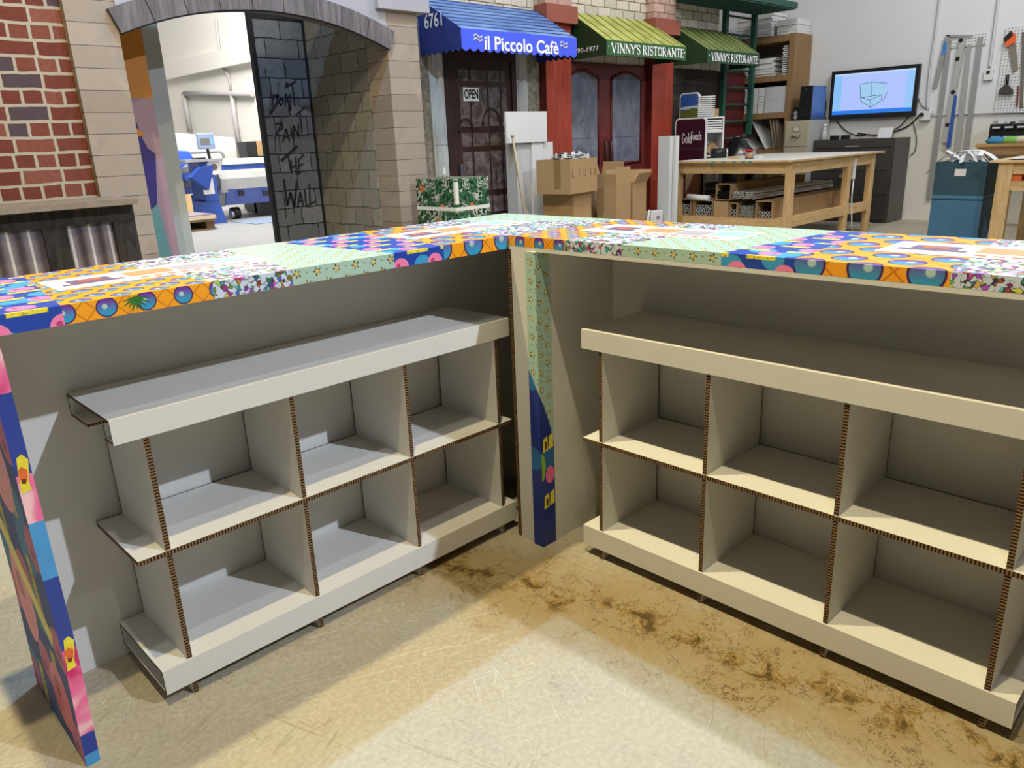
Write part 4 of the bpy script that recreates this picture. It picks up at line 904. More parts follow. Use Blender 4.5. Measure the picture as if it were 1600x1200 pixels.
MB().box(x_, x_+.04, TY0+.02, TY0+.05, .72, .97).ob('power_strip', WHITE2, t); MB().tube([(x_+.02, TY0+.03, .72), (x_+.01, TY0+.03, .5), (x_+.03, TY0+.01, .2), (x_+.02, TY0-.02, .008)], .008, 6).ob('cable', WHITE2, t)
for k, (px, py, rz) in enumerate(((1310, 356, .3), (1335, 352, -.4), (1360, 349, .5), (1325, 358, 1.2))):
    p = pZ(px, py, .004); b = MB().box(-.13, .13, -.012, .012, -.003, .003); o = b.one('plastic_offcut', WHITE2, 'white plastic strip offcut on the floor by the table legs', 'offcut', 'plastic offcuts on the floor'); o.location = p; o.rotation_euler = (0, 0, rz)

# ================================================================== signs and shelves behind the table
def rounded(w_, h, r, n=6):
    pts = [(0, 0), (w_, 0)]
    for cx_, cz_, a_ in ((w_-r, h-r, 0), (r, h-r, PI/2)):
        pts += [(cx_+r*math.cos(a_+PI/2*i/n), cz_+r*math.sin(a_+PI/2*i/n)) for i in range(n+1)]
    return pts
def stand_sign(label, X, pa, pb, zb, zt, faces):
    a, c = pX(*pa, X), pX(*pb, X); t = T('display_sign', label, 'sign', (X, c.y, 0), 0, 'round-cornered display signs behind the table'); wd = a.y-c.y
    pts = rounded(wd, zt, .06); b = MB(); b.prism([(a.y-p[0], p[1]) for p in pts], 'x', X, X+.03); b.ob('board', WHITE2, t)
    q = rounded(wd-.03, zt-.03, .05); b = MB(); b.prism([(a.y-.015-p[0], p[1]+.012) for p in q], 'x', X-.002, X-.0002); f = b.ob('face', faces, t)
    return t, f, a, c
zt = pX(1080, 184, 9.16).z
t, f, a, c = stand_sign('dark maroon sign lettered Gold foods standing behind the work table', 9.16, (1055.5, 184), (1104, 184), 0, zt, M('maroon_sign', (.035, .004, .016), .35, .08))
LET = {'G': [[(.9,.75),(.7,.95),(.4,1),(.12,.8),(0,.5),(.1,.2),(.4,0),(.7,.05),(.92,.25),(.92,.45),(.55,.45)]], 'o': [[(.5,.62),(.2,.55),(.05,.31),(.2,.07),(.5,0),(.8,.07),(.95,.31),(.8,.55),(.5,.62)]], 'l': [[(.5,0),(.5,1.05)]],
 'd': [[(.5,.62),(.2,.55),(.05,.31),(.2,.07),(.5,0),(.8,.07),(.95,.31),(.8,.55),(.5,.62)],[(.95,0),(.95,1.05)]], 'f': [[(.3,0),(.3,.85),(.5,1.05),(.8,1.05)],[(.05,.6),(.7,.6)]], 's': [[(.85,.55),(.5,.63),(.2,.5),(.35,.35),(.7,.27),(.85,.12),(.5,0),(.1,.08)]]}
wd_ = {'G': 1.15, 'l': .35, 'f': .7}
for word, pa, pb, ht in (('Gold', (1065.5, 224), (1081, 224), .125), ('foods', (1080, 219), (1097, 219), .105)):
    p0 = pX(*pa, 9.16); w_ = p0.y-pX(*pb, 9.16).y; tot = sum(wd_.get(c, .95) for c in word); x_ = 0; L = []
    for c in word:
        a_ = wd_.get(c, .95); L += [[((x_+.06*a_+q[0]*a_*.80)/tot, q[1]) for q in st] for st in LET[c]]; x_ += a_
    strokes('lettering', L, (9.158, p0.y, p0.z), (0, -1, 0), (0, 0, 1), w_, ht, .0085, TXTW, t)
p0 = pX(1062, 232, 9.16); text('The Edition of Values', 'tagline', (9.157, p0.y, p0.z-.02), (0, -1, 0), (0, 0, 1), p0.y-pX(1101, 232, 9.16).y, .035, M('grey_lettering', (.10, .05, .06), .5), t, -.008)
zt = pX(1075, 145, 9.42).z
t, f, a, c = stand_sign('round-cornered sign with blue sky over a green field behind the maroon sign', 9.42, (1062.5, 146), (1093, 146), 0, zt, M('sky_sign_print', (.035, .10, .36), .4, .3, 6))
zz = pX(1075, 171, 9.42).z; b = MB(); n = 12
b.poly([(9.417, a.y-.015, zz-.35), (9.417, c.y+.015, zz-.35)] + [(9.417, c.y+.015+(a.y-c.y-.03)*i/n, zz+.015*math.sin(i*.5)) for i in range(n+1)]); b.ob('field_print', M('field_green_print', (.10, .13, .025), .5, .3), f)
b = MB(); b.poly([(9.4172, a.y-.015, zz), (9.4172, c.y+.015, zz), (9.4172, c.y+.015, zz+.045), (9.4172, a.y-.015, zz+.03)]); b.ob('haze_print', M('pale_sky_print', (.45, .52, .62), .5, .1), f)
# white display rack with drawers of trays, turned towards the counter
wr_ = pX(1131.5, 200, 9.64); zt = pX(1128, 182, 9.64).z; RZ = .78; RW, RD = .36, .34
RM = Matrix.Translation((wr_.x, wr_.y, 0)) @ Matrix.Rotation(RZ, 4, 'Z')
t = TL('display_rack', 'white open display rack beside the maroon sign', 'rack', (wr_.x, wr_.y, 0), RZ)
MB().box(0, RD, 0, .02, 0, zt).ob('side_panel', WHITE2, t); MB().box(0, RD, RW-.02, RW, 0, zt).ob('side_panel', WHITE2, t)
RS = (zt-.02, zt-.20, 1.04, .60, .25)
for z_ in RS: MB().box(.001, RD-.011, .021, RW-.021, z_, z_+.02).ob('shelf', WHITE2, t)
MB().box(RD-.01, RD, .021, RW-.021, 0, zt).ob('back', WHITE2, t)
def on_rack(b, name, mt, label, cat, group=None):
    o = b.ob(name, mt); tag(o, label, cat, group); o.location = (wr_.x, wr_.y, 0); o.rotation_euler = (0, 0, RZ); return o
for i in range(5):
    zz = RS[1]+.021+i*.030; on_rack(MB().box(.01, .30, .03, RW-.03, zz, zz+.008).box(.008, .014, .03, RW-.03, zz, zz+.02), 'paper_tray', WHITE2, 'white tray in the top bay of the white rack', 'tray', 'trays in the top bay of the rack')
zz0 = zt+.001; zz1 = pX(1095, 151, 9.55).z
for i in range(10):
    zz = zz0+i*(zz1-zz0)/10; h_ = (zz1-zz0)/10
    on_rack(MB().box(.05, .24, .16, .32, zz, zz+h_*.60).box(.02, .27, .13, .355, zz+h_*.60, zz+h_*.98), 'plastic_tray', WHITE2, 'white flanged tray in the stack on top of the white rack', 'tray', 'stacked trays on the rack')
b = MB().box(-.03, .03, -.07, .07, 0, .14); b.xf(Matrix.Translation((.15, .15, RS[2]+.071)) @ Matrix.Rotation(.75, 4, 'X') @ Matrix.Translation((0, 0, -.03))); on_rack(b, 'small_carton', CARD, 'small brown carton tipped on its corner in the white rack', 'box')
on_rack(MB().box(.03, .30, .04, .28, .621, .70), 'folded_cloth', M('brown_cloth', (.16, .11, .06), .9, .3), 'folded brown packing on the lower shelf of the white rack', 'cloth')
on_rack(MB().box(.29, .33, .01, .20, zt+.001, zt+.11), 'small_carton', CARD, 'small brown carton on top of the white rack', 'box')
t = T('film_roll', 'large roll of black film lying at the back of the work table', 'roll', (9.3, 5.5, TZ))
MB().cyl((9.22, 5.60, TZ+.062), (9.34, 5.46, TZ+.062), .06).ob('roll', BLACK, t); MB().cyl((9.342, 5.457, TZ+.062), (9.356, 5.441, TZ+.062), .061).ob('end_ring', STEEL, t)
# black bin bag
g_ = MB(); pc = pX(1148, 225, 10.35); b = MB(); n = 28; rows_ = [(.10, 0), (.26, .05), (.31, .25), (.32, .5), (.31, .75), (.28, .95), (.22, 1.10), (.12, 1.22), (.05, 1.28)]
for i, (r, z) in enumerate(rows_):
    for k in range(n):
        th = 2*PI*k/n; rr = r*(1+.10*math.sin(5*th+i)+.06*math.sin(9*th-2*i)+rnd.uniform(-.03, .03)); b.v.append(Vector((10.6+rr*math.cos(th)*.8, 6.0+rr*math.sin(th)*.9, z+rnd.uniform(-.01, .01) if i else z)))
for i in range(len(rows_)-1):
    for k in range(n): k2 = (k+1) % n; b.f.append((i*n+k, i*n+k2, (i+1)*n+k2, (i+1)*n+k)); b.m.append(0); b.sm.append(True)
b.f.append(tuple(range(n))[::-1]); b.m.append(0); b.sm.append(False); e = (len(rows_)-1)*n; b.f.append(tuple(e+k for k in range(n))); b.m.append(0); b.sm.append(False)
b.one('bin_bag', M('black_bag_film', (.010, .010, .012), .22, .3, spec=.6), 'black plastic bin bag standing beside the brown shelving', 'bag', loc=(10.6, 6.0, 0))
# tall brown shelving against the wall
SX = 11.72; ys0 = pX(1243, 60, SX).y; ys1 = pX(1158, 60, SX).y+.12; zt = pX(1241, 51, SX).z
t = T('storage_shelving', 'tall brown wooden shelving unit against the right wall', 'shelving', (SX, ys0, 0)); SD = XW-.02
for y_ in (ys0, ys1-.09): MB().box(SX, SD, y_, y_+.09, 0, zt).ob('side_panel', BROWNW, t)
zsh = [zt-.10, pX(1236, 117, SX).z-.07, pX(1234, 176, SX).z-.07, .98, .25]
for z_ in zsh: MB().box(SX+.001, SD, ys0+.091, ys1-.091, z_, z_+.085).ob('shelf', BROWNW, t)
MB().box(SD-.02, SD-.001, ys0+.091, ys1-.091, .3, zt-.1).ob('back', M('shelf_back', (.20, .17, .13), .8), t)
yy0, yy1 = ys0+.10, ys1-.10
def pile(x0, x1, y0, y1, z0, n, h, name, label, cat, group, mt=WHITE2, jit=.02):
    for i in range(n):
        d1, d2 = rnd.uniform(0, jit), rnd.uniform(0, jit)
        MB().box(x0+d1, x1-d2, y0+d2, y1-d1, z0+i*h, z0+(i+1)*h-.002).one(name, mt, label, cat, group, loc=(x0+d1, y0+d2, z0+i*h))
z1 = zsh[1]+.086; z2 = zsh[2]+.086; z3 = zsh[3]+.086
pile(SX+.03, SD-.05, pX(1205, 30, SX).y, ys1, zt+.001, 8, .042, 'paper_ream', 'white ream in the taller stack on top of the brown shelving', 'ream', 'taller stack of reams on the shelving')
pile(SX+.08, SD-.05, ys0+.02, pX(1207, 30, SX).y-.02, zt+.001, 5, .042, 'paper_ream', 'white ream in the shorter stack on top of the brown shelving', 'ream', 'shorter stack of reams on the shelving')
ya, yb2 = yy0+.01, pX(1222, 80, SX).y
for i in range(14): MB().box(SX+.02, SX+.3, ya+(i % 2)*.012, yb2-(i % 2)*.012, z1+i*.030, z1+i*.030+.016).one('plastic_tray', WHITE2, 'white tray in the tall stack on the upper shelf of the brown shelving', 'tray', 'tall tray stack on the upper shelf', loc=(SX+.02, ya, z1+i*.03))
pile(SX+.04, SX+.4, pX(1208, 95, SX).y, yy1-.02, z1, 7, .038, 'white_pad', 'white pad in the low pile on the upper shelf of the brown shelving', 'pad', 'pads on the upper shelf', jit=.07)
ya, yb2 = yy0+.005, pX(1195, 140, SX).y
pile(SX+.02, SX+.42, ya, yb2, z2, 2, .19, 'white_carton', 'wide white carton on the middle shelf of the brown shelving', 'box', 'wide white cartons on the middle shelf', M('white_carton', (.52, .52, .55), .5, .04), jit=.004)
for k in range(3):
    a_ = yb2+.012+k*.115; pile(SX+.02, SX+.3, a_, a_+.105, z2, 9, .042, 'boxed_label', 'small white box in the columns on the middle shelf of the brown shelving', 'box', 'small white boxes on the middle shelf', jit=.008)
for k, (ang, len_, yb3) in enumerate(((.95, .72, .62), (.55, .55, .42), (.22, .58, .28), (.20, .58, .24), (.17, .6, .20))):
    b = MB().box(0, .42, -.006, .006, 0, len_); b.xf(Matrix.Translation((SX+.05, ys0+yb3-.02, z3+.004)) @ Matrix.Rotation(-ang, 4, 'X'))
    b.one('leaning_panel', WHITE2 if k < 2 else M('kraft_panel', (.30, .24, .17), .7), ['white panel lying nearly flat on the low shelf', 'white panel leaning on the low shelf by the cabinet', 'kraft panel leaning upright on the low shelf', 'kraft panel leaning upright on the low shelf', 'kraft panel leaning upright on the low shelf'][k], 'panel', 'panels leaning on the low shelf', loc=(SX+.05, ys0+yb3, z3))
# beige cabinet, computer, speakers
BEIGE = M('beige_enamel', (.42, .38, .27), .4, .04); BX = 11.55
ya, yb2, zt = pX(1266, 189, BX).y, pX(1222, 189, BX).y-.05, pX(1244, 188.5, BX).z
t = T('filing_cabinet', 'beige four-drawer filing cabinet beside the brown shelving', 'cabinet', (BX, ya, 0))
MB().box(BX, BX+.66, ya, yb2, 0, zt, 0, ym=1).ob('body', [BEIGE, M('grey_beige_enamel', (.42, .41, .38), .4, .08)], t, bevel=.006)
for i in range(4):
    z1_ = zt-.03-i*.36; d = MB().box(BX-.012, BX-.0005, ya+.02, yb2-.02, z1_-.34, z1_).ob('drawer', BEIGE, t, bevel=.004); ym_ = (ya+yb2)/2
    MB().box(BX-.018, BX-.0125, ym_-.055, ym_+.055, z1_-.13, z1_-.06).ob('label_holder', M('tan_metal', (.30, .26, .18), .4), d); MB().box(BX-.02, BX-.0185, ym_-.04, ym_+.04, z1_-.12, z1_-.07).ob('label_card', M('paper', (.6, .58, .5), .6), d)
    MB().tube([(BX-.014, ym_+.06, z1_-.18), (BX-.045, ym_+.055, z1_-.20), (BX-.045, ym_-.055, z1_-.20), (BX-.014, ym_-.06, z1_-.18)], .012, 8).ob('handle', M('worn_chrome', (.35, .33, .27), .3, .1, 20, .7), d)
tx = BX+.08; ya2, yb3, zt2 = pX(1291, 134, tx).y+.1, pX(1251, 134, tx).y, pX(1262, 134, tx).z
ya2 = pX(1271, 134, tx).y
t = T('computer_tower', 'black computer tower with blue side panel standing on the beige cabinet', 'computer', (tx, ya2, zt))
MB().box(tx, tx+.46, ya2, yb3, zt, zt2, 0, ym=1).ob('case', [BLACK, M('blue_steel', (.10, .17, .36), .3, .06, 4, .5)], t, bevel=.008)
MB().box(tx-.01, tx-.0005, ya2+.01, yb3-.01, zt+.05, zt+.20).ob('front_panel', M('gloss_black', (.02, .02, .022), .15), t); MB().cyl((tx-.004, (ya2+yb3)/2, zt2-.05), (tx, (ya2+yb3)/2, zt2-.05), .008).ob('badge', STEEL, t)
p = pX(1243, 178, tx)
t = T('desk_speaker', 'small black speaker beside the computer tower', 'speaker', (tx+.03, p.y, zt)); MB().box(tx+.03, tx+.13, yb3+.012, yb3+.11, zt, zt+.20).ob('cabinet', BLACK, t, bevel=.006)
for zz in (.05, .11): MB().cyl((tx+.025, yb3+.06, zt+zz), (tx+.03, yb3+.06, zt+zz), .03).ob('cone', M('grey_cone', (.30, .30, .32), .4), t)
# dark lateral file
LX = 11.70; ya, yb2, zt = pX(1400, 215, LX).y, pX(1272, 219, LX).y, 1.18
CHAR = M('charcoal_enamel', (.052, .047, .042), .4, .08)
t = T('lateral_file', 'wide charcoal lateral file cabinet below the screen', 'cabinet', (LX, ya, 0))
MB().box(LX, XW-.02, ya, yb2, 0, zt, 0, ym=1, zp=0).ob('body', [CHAR, M('charcoal_side', (.075, .07, .066), .45, .06)], t, bevel=.005)
for i, (z0_, z1_) in enumerate(((1.06, 1.16), (.74, 1.05), (.40, .73), (.04, .39))):
    d = MB().box(LX-.014, LX-.0005, ya+.04, yb2-.03, z0_, z1_).ob('drawer', CHAR, t, bevel=.004)
    if i == 1 or i == 0:
        ym_ = (ya+yb2)/2+(.05 if i else 0); MB().box(LX-.03, LX-.0145, ym_-.10, ym_+.10, z1_-.11 if i else z0_-.0+.012, z1_-.05 if i else z0_+.03).ob('handle', STEEL, d)
    if i == 2: ym_ = (ya+yb2)/2+.05; MB().box(LX-.03, LX-.0145, ym_-.10, ym_+.10, z1_-.10, z1_-.05).ob('handle', STEEL, d)
p = pX(1288, 212, LX+.2); t = T('glass_jar', 'small glass bottle with white cap on the charcoal cabinet', 'bottle', (LX+.2, p.y, zt))
MB().lathe((LX+.2, p.y, zt), [(.04, 0), (.042, .02), (.042, .12), (.022, .16), (.022, .19)], 16).ob('glass', M('bottle_glass', (.45, .46, .44), .1, .05), t); MB().lathe((LX+.2, p.y, zt), [(.026, .19), (.026, .23), (.01, .232)], 14).ob('cap', WHITE2, t)
for k, (px, lab) in enumerate(((1303, 'black adapter on the charcoal cabinet, nearest the glass bottle'), (1320, 'black adapter on the charcoal cabinet, right of the other'))):
    p = pX(px, 213, LX+.15); MB().box(LX+.12, LX+.22, p.y-.06, p.y+.05, zt+.001, zt+.06).one('power_adapter', BLACK, lab, 'adapter', loc=(LX+.12, p.y, zt), bevel=.01)
p = pX(1380, 205, LX+.35); b = MB().box(0, .01, -.10, .10, 0, .16); b.xf(Matrix.Translation((LX+.40, p.y, zt+.002)) @ Matrix.Rotation(.5, 4, 'Y')); b.one('paper_card', WHITE2, 'white card propped up on the charcoal cabinet below the screen', 'card', loc=(LX+.4, p.y, zt))

# ================================================================== screen and wall fittings
VX = XW-.10
y0, y1 = pX(1434, 140, VX).y, pX(1297.5, 140, VX).y; z0, z1 = 1.465, 2.16
t = T('wall_screen', 'wide flat screen on the wall showing a blue drawing program', 'screen', (VX, y0, z0))
MB().box(VX, VX+.06, y0, y1, z0, z1).ob('bezel', BLACK, t, bevel=.006); MB().box(VX+.061, XW-.001, (y0+y1)/2-.2, (y0+y1)/2+.2, 1.65, 1.95).ob('bracket', DARK, t)
sy0, sy1, sz0, sz1 = y0+.055, y1-.055, z0+.07, z1-.05
def scr(ya, yb, za, zb_, col, nm, st=1.2, k=1, parent=None):
    b = MB(); b.poly([(VX-.001*k, yb, za), (VX-.001*k, ya, za), (VX-.001*k, ya, zb_), (VX-.001*k, yb, zb_)]); return b.ob(nm, emit('screen_'+nm, col, st), parent or t)
dsp = scr(sy0, sy1, sz0, sz1, (.36, .46, .86), 'display')
scr(sy1-.12, sy1, sz0+.05, sz1-.01, (.25, .55, .95), 'side_palette', 1, 2, dsp); scr(sy0, sy0+.10, sz0+.05, sz1-.01, (.30, .58, .95), 'tool_strip', 1, 2, dsp); scr(sy0, sy1, sz0, sz0+.055, (.015, .20, .80), 'task_bar', 1, 2, dsp); scr(sy0, sy1, sz1-.025, sz1, (.50, .70, .95), 'menu_bar', 1, 2, dsp)
V = lambda px, py, k=3: pX(px, py, VX-.001*k)
b = MB(); b.poly([V(1344, 132), V(1362, 128), V(1362, 150), V(1346, 152)]); b.poly([V(1362, 128), V(1385, 130), V(1384, 148), V(1362, 150)]); b.poly([V(1346, 155, 4), V(1362, 150, 4), V(1377, 149, 4), V(1377, 156, 4), V(1360, 168, 4), V(1345, 160, 4)])
b.ob('drawing_faces', emit('screen_drawing', (.36, .62, .88), 1), dsp)
b = MB()
for L in ([(1344, 134), (1345, 158), (1360, 168), (1360, 156), (1378, 148), (1377, 157), (1360, 168)], [(1346, 152), (1360, 157)], [(1362, 128), (1362, 150)], [(1344, 132), (1362, 128), (1386, 130)], [(1386, 144), (1383, 152), (1379, 158)], [(1362, 150), (1377, 148)], [(1346, 153), (1362, 150)]):
    for p, q in zip(L, L[1:]):
        a, c = V(*p, 5), V(*q, 5); d = (c-a).normalized(); s_ = Vector((0, -d.z, d.y))*.0035; b.poly([a-s_, c-s_, c+s_, a+s_]); 
b.ob('drawing_lines', emit('screen_lines', (.02, .07, .14), 1), dsp)
def cable(name, label, pts, r, mt, cat='cable', group=None, X=None):
    P = [pX(p[0], p[1], (X or XW-.02) if len(p) < 3 else p[2]) for p in pts]; Q = []
    for i in range(len(P)-1):
        p0, p1, p2, p3 = P[max(i-1, 0)], P[i], P[i+1], P[min(i+2, len(P)-1)]
        for k in range(6):
            u = k/6; Q.append(.5*((2*p1)+(-p0+p2)*u+(2*p0-5*p1+4*p2-p3)*u*u+(-p0+3*p1-3*p2+p3)*u**3))
    Q.append(P[-1]); MB().tube(Q, r, 6, 0).one(name, mt, label, cat, group, loc=Q[0])
cable('black_cable', 'black cable drooping from the left under the screen', [(1307, 189), (1320, 203), (1336, 211), (1352, 211)], .008, BLACK)
cable('black_cable', 'long black cable sagging from the outlet to below the screen', [(1438, 178), (1420, 196), (1395, 206), (1370, 211), (1340, 208)], .010, BLACK)
cable('black_cable', 'short black cable from the lower right of the screen', [(1420, 182), (1405, 198), (1385, 207)], .007, BLACK)
cable('black_cable', 'thin cable hanging from the outlet and looping to the charcoal cabinet', [(1427, 192), (1432, 215), (1430, 235), (1422, 243)], .006, BLACK)
cable('black_cable', 'thin cable curling from the right edge of the screen to the outlet', [(1434, 152), (1440, 165), (1450, 172), (1453, 178), (1460, 178)], .006, BLACK)
cable('black_cable', 'thin cable hanging behind the computer tower', [(1288, 145), (1291, 165), (1289, 180), (1292, 190)], .006, BLACK)
t = T('outlet_box', 'white power outlet box on the wall right of the screen', 'outlet', tuple(pX(1446, 182, XW-.05)))
a, c = pX(1453, 188, XW-.05), pX(1438, 174, XW-.05); MB().box(XW-.07, XW-.001, a.y, c.y, a.z, c.z).ob('box', WHITE2, t, bevel=.008); p = pX(1441, 179, XW-.07)
MB().cyl((XW-.11, p.y, p.z), (XW-.07, p.y, p.z), .025).ob('plug', BLACK, t)
GP = M('wall_pipe_paint', (.56, .56, .57), .5, .05)
def pipe(label, pts, r): cable('wall_conduit', label, pts, r, GP, 'conduit', None, XW-.025)
pipe('painted conduit running up the wall to the right of the screen', [(1449, 172), (1452, 120), (1462, 50), (1470, -12)], .016)
pipe('painted conduit dropping to the light switch', [(1546, 106), (1552, 60), (1560, 0), (1562, -14)], .018)
pipe('thin horizontal conduit along the wall behind the straightedges', [(1455, 180), (1500, 178), (1560, 176), (1612, 175)], .012)
t = T('wall_switch', 'white switch box at the foot of a conduit by the pegboard', 'switch', tuple(pX(1544, 116, XW-.03)))
a, c = pX(1550, 125, XW-.04), pX(1538, 108, XW-.04); MB().box(XW-.04, XW-.001, a.y, c.y, a.z, c.z).ob('plate', WHITE2, t, bevel=.006); p = pX(1544, 113, XW-.042); MB().box(XW-.046, XW-.0405, p.y-.02, p.y+.02, p.z-.02, p.z+.02).ob('toggle', BLACK, t)
def m_peg():
    g = G('white_pegboard'); u, v = g.uv('YZ'); fu = g.m('SUBTRACT', g.m('FRACT', g.m('DIVIDE', u, .038)), .5); fv = g.m('SUBTRACT', g.m('FRACT', g.m('DIVIDE', v, .038)), .5)
    return g.done(g.mix(g.step(g.rad(fu, fv), .17, .24), (.20, .20, .20), (.64, .64, .64)), .5, spec=.3)
PEG = m_peg(); PX_ = XW-.02
a, c = pX(1540, 71, PX_), pX(1478, 55, PX_)
MB().box(PX_, XW-.001, a.y, c.y, 2.33, 2.47).one('pegboard_strip', PEG, 'small white pegboard strip holding the straightedges', 'pegboard', loc=(PX_, a.y, 2.33))
a, c = pX(1612, 172, PX_), pX(1556, 172, PX_)
MB().box(PX_, XW-.001, a.y, pX(1562, 110, PX_).y, 1.45, 2.50).one('pegboard', PEG, 'large white pegboard at the right edge with saw and dustpan', 'pegboard', loc=(PX_, a.y, 1.45))
WX = PX_-.02
def bar(name, label, cat, pts, mt, th=.012, X=WX, group=None):
    P = [pX(*p, X) for p in pts]; b = MB(); b.prism([(p.y, p.z) for p in P], 'x', X, X+th); return b.one(name, mt, label, cat, group, loc=P[0])
ALU = M('grey_aluminium', (.34, .335, .33), .45, .06, 30, .4); ALUL = M('pale_aluminium', (.48, .475, .465), .45, .06, 30, .4)
t = T('framing_square', 'large grey framing square hanging at the left of the pegboard strip', 'square', tuple(pX(1476, 56, WX)))
b = MB(); P = [pX(*p, WX-.004) for p in ((1477, 55), (1484, 55), (1464, 137), (1457, 137))]; b.prism([(p.y, p.z) for p in P], 'x', WX-.004, WX); b.ob('long_arm', ALU, t)
b = MB(); P = [pX(*p, WX-.004) for p in ((1477, 54.5), (1520, 55), (1520, 57), (1484, 58.5))]; b.prism([(p.y, p.z) for p in P], 'x', WX-.004, WX); b.ob('short_arm', ALU, t)
b = MB(); P = [pX(*p, WX-.006) for p in ((1475, 64), (1479, 66), (1478, 84), (1471, 86))]; b.prism([(p.y, p.z) for p in P], 'x', WX-.008, WX-.0045); b.ob('sticker', M('blue_sticker', (.05, .20, .55), .4, .4, 40), t)
bar('straightedge', 'long grey straightedge hanging leftmost, reaching almost to the floor', 'straightedge', ((1480, 63), (1487, 63), (1455, 312), (1447, 312)), ALU, X=WX+.004)
t = T('spirit_level', 'long aluminium spirit level with black vials hanging on the wall', 'level', tuple(pX(1500, 62, WX)))
P = [pX(*p, WX) for p in ((1500, 62), (1509, 62), (1494, 150), (1482, 223), (1473, 223))]; b = MB(); b.prism([(p.y, p.z) for p in P], 'x', WX-.02, WX+.003); b.ob('body', ALUL, t)
for px, py in ((1501, 63), (1496, 92), (1489, 144), (1480, 195)): p = pX(px, py, WX-.022); MB().cyl((WX-.026, p.y, p.z), (WX-.0205, p.y, p.z), .028).ob('vial', BLACK, t)
bar('blue_level', 'narrow blue rule hanging beside the spirit level', 'rule', ((1491, 148), (1495, 150), (1485, 230), (1478, 232)), M('blue_rule', (.03, .09, .34), .4, .1), X=WX-.035)
bar('steel_ruler', 'long pale ruler with tick marks hanging right of the spirit level', 'ruler', ((1511, 70), (1518, 70), (1499, 246), (1490, 246)), M('marked_ruler', (.40, .395, .38), .4, .25, 160, .3), X=WX)
bar('straightedge', 'long grey straightedge hanging rightmost of the row', 'straightedge', ((1528, 58), (1536, 58), (1512, 246), (1503, 246)), ALU, X=WX)
t = T('hand_saw', 'hand saw with black and orange handle on the large pegboard', 'saw', tuple(pX(1578, 60, WX)))
b = MB(); P = [pX(*p, WX) for p in ((1575, 74), (1587, 68), (1591, 108), (1582, 113))]; b.prism([(p.y, p.z) for p in P], 'x', WX, WX+.004); b.ob('blade', M('dull_blade', (.20, .18, .14), .5, .1), t)
b = MB(); P = [pX(*p, WX) for p in ((1568, 63), (1582, 49), (1588, 56), (1587, 66), (1574, 74))]; b.prism([(p.y, p.z) for p in P], 'x', WX-.02, WX-.001); h = b.ob('handle', M('orange_grip', (.75, .12, .03), .45), t)
b = MB(); P = [pX(*p, WX-.02) for p in ((1568, 60), (1580, 48), (1583, 55), (1571, 66))]; b.prism([(p.y, p.z) for p in P], 'x', WX-.03, WX-.0205); b.ob('grip', BLACK, h)
t = T('dustpan', 'black dustpan hanging by its handle on the large pegboard', 'dustpan', tuple(pX(1573, 117, WX)))
b = MB(); P = [pX(*p, WX) for p in ((1571, 132), (1576, 132), (1583, 140), (1584, 147), (1560, 147), (1562, 140))]; b.prism([(p.y, p.z) for p in P], 'x', WX-.03, WX); b.ob('pan', M('grey_black_plastic', (.05, .045, .042), .5), t, bevel=.006)
b = MB(); a, c = pX(1573.5, 133, WX-.015), pX(1574.5, 117, WX-.015); b.tube([a, c], [.016, .022], 10); b.ob('handle', BLACK, t)
bar('screwdriver', 'slim red-handled tool hanging at the right of the dustpan', 'tool', ((1590, 134), (1592, 134), (1590, 166), (1587, 166)), M('red_brown_tool', (.18, .03, .03), .5), X=WX)
bar('long_level', 'long dark bar with yellow ends at the right edge of the pegboard', 'level', ((1597, 50), (1602, 50), (1598, 168), (1593, 168)), M('dark_bar', (.14, .13, .11), .5), X=WX)
# parts bins, back bench
BZ = 1.075; BXB = 11.62
t = T('back_bench', 'brown wooden bench against the wall at the right edge', 'bench', (BXB, 2.0, 0)); yr = pX(1524, 227, BXB).y
MB().box(BXB, XW-.01, 1.9, yr, BZ-.04, BZ).ob('top', wood('bench_wood', (.34, .19, .07), (.46, .29, .12), 'y'), t); MB().box(BXB+.01, BXB+.05, 1.9, yr-.02, BZ-.14, BZ-.041).ob('apron', wood('bench_apron', (.24, .13, .05), (.33, .19, .08), 'y'), t)
for y_ in (yr-.12, 2.0): MB().box(BXB+.06, BXB+.15, y_, y_+.09, 0, BZ-.041).ob('leg', PINEZ, t)
t = T('parts_organizer', 'black stacked parts bin organizer on the back bench', 'organizer', (11.9, 2.4, BZ)); y1 = pX(1546, 200, 11.9).y; y0 = y1-.75; z1 = pX(1560, 186, 11.9).z
MB().box(11.9, 12.2, y0, y1, BZ+.001, z1-.06).ob('body', BLACK, t, bevel=.01)
for r in range(2):
    for k in range(5):
        ya = y1-.03-k*.14; zz = z1-.13-r*.12
        b = MB(); b.prism([(ya, zz+.05), (ya-.13, zz+.05), (ya-.115, zz), (ya-.015, zz)], 'x', 11.84, 11.899); q = b.ob('bin', M('bin_black', (.02, .02, .022), .35), t)
        MB().box(11.838, 11.84, ya-.11, ya-.02, zz+.015, zz+.035).ob('label_slot', M('bin_label', (.55, .56, .58), .4), q)
for k in range(7): MB().box(11.92, 12.02, y1-.06-k*.1, y1-.02-k*.1, z1-.059, z1-.02-.01*(k % 3)).ob('clutter', [STEEL, WHITE2, BLACK][k % 3], t)
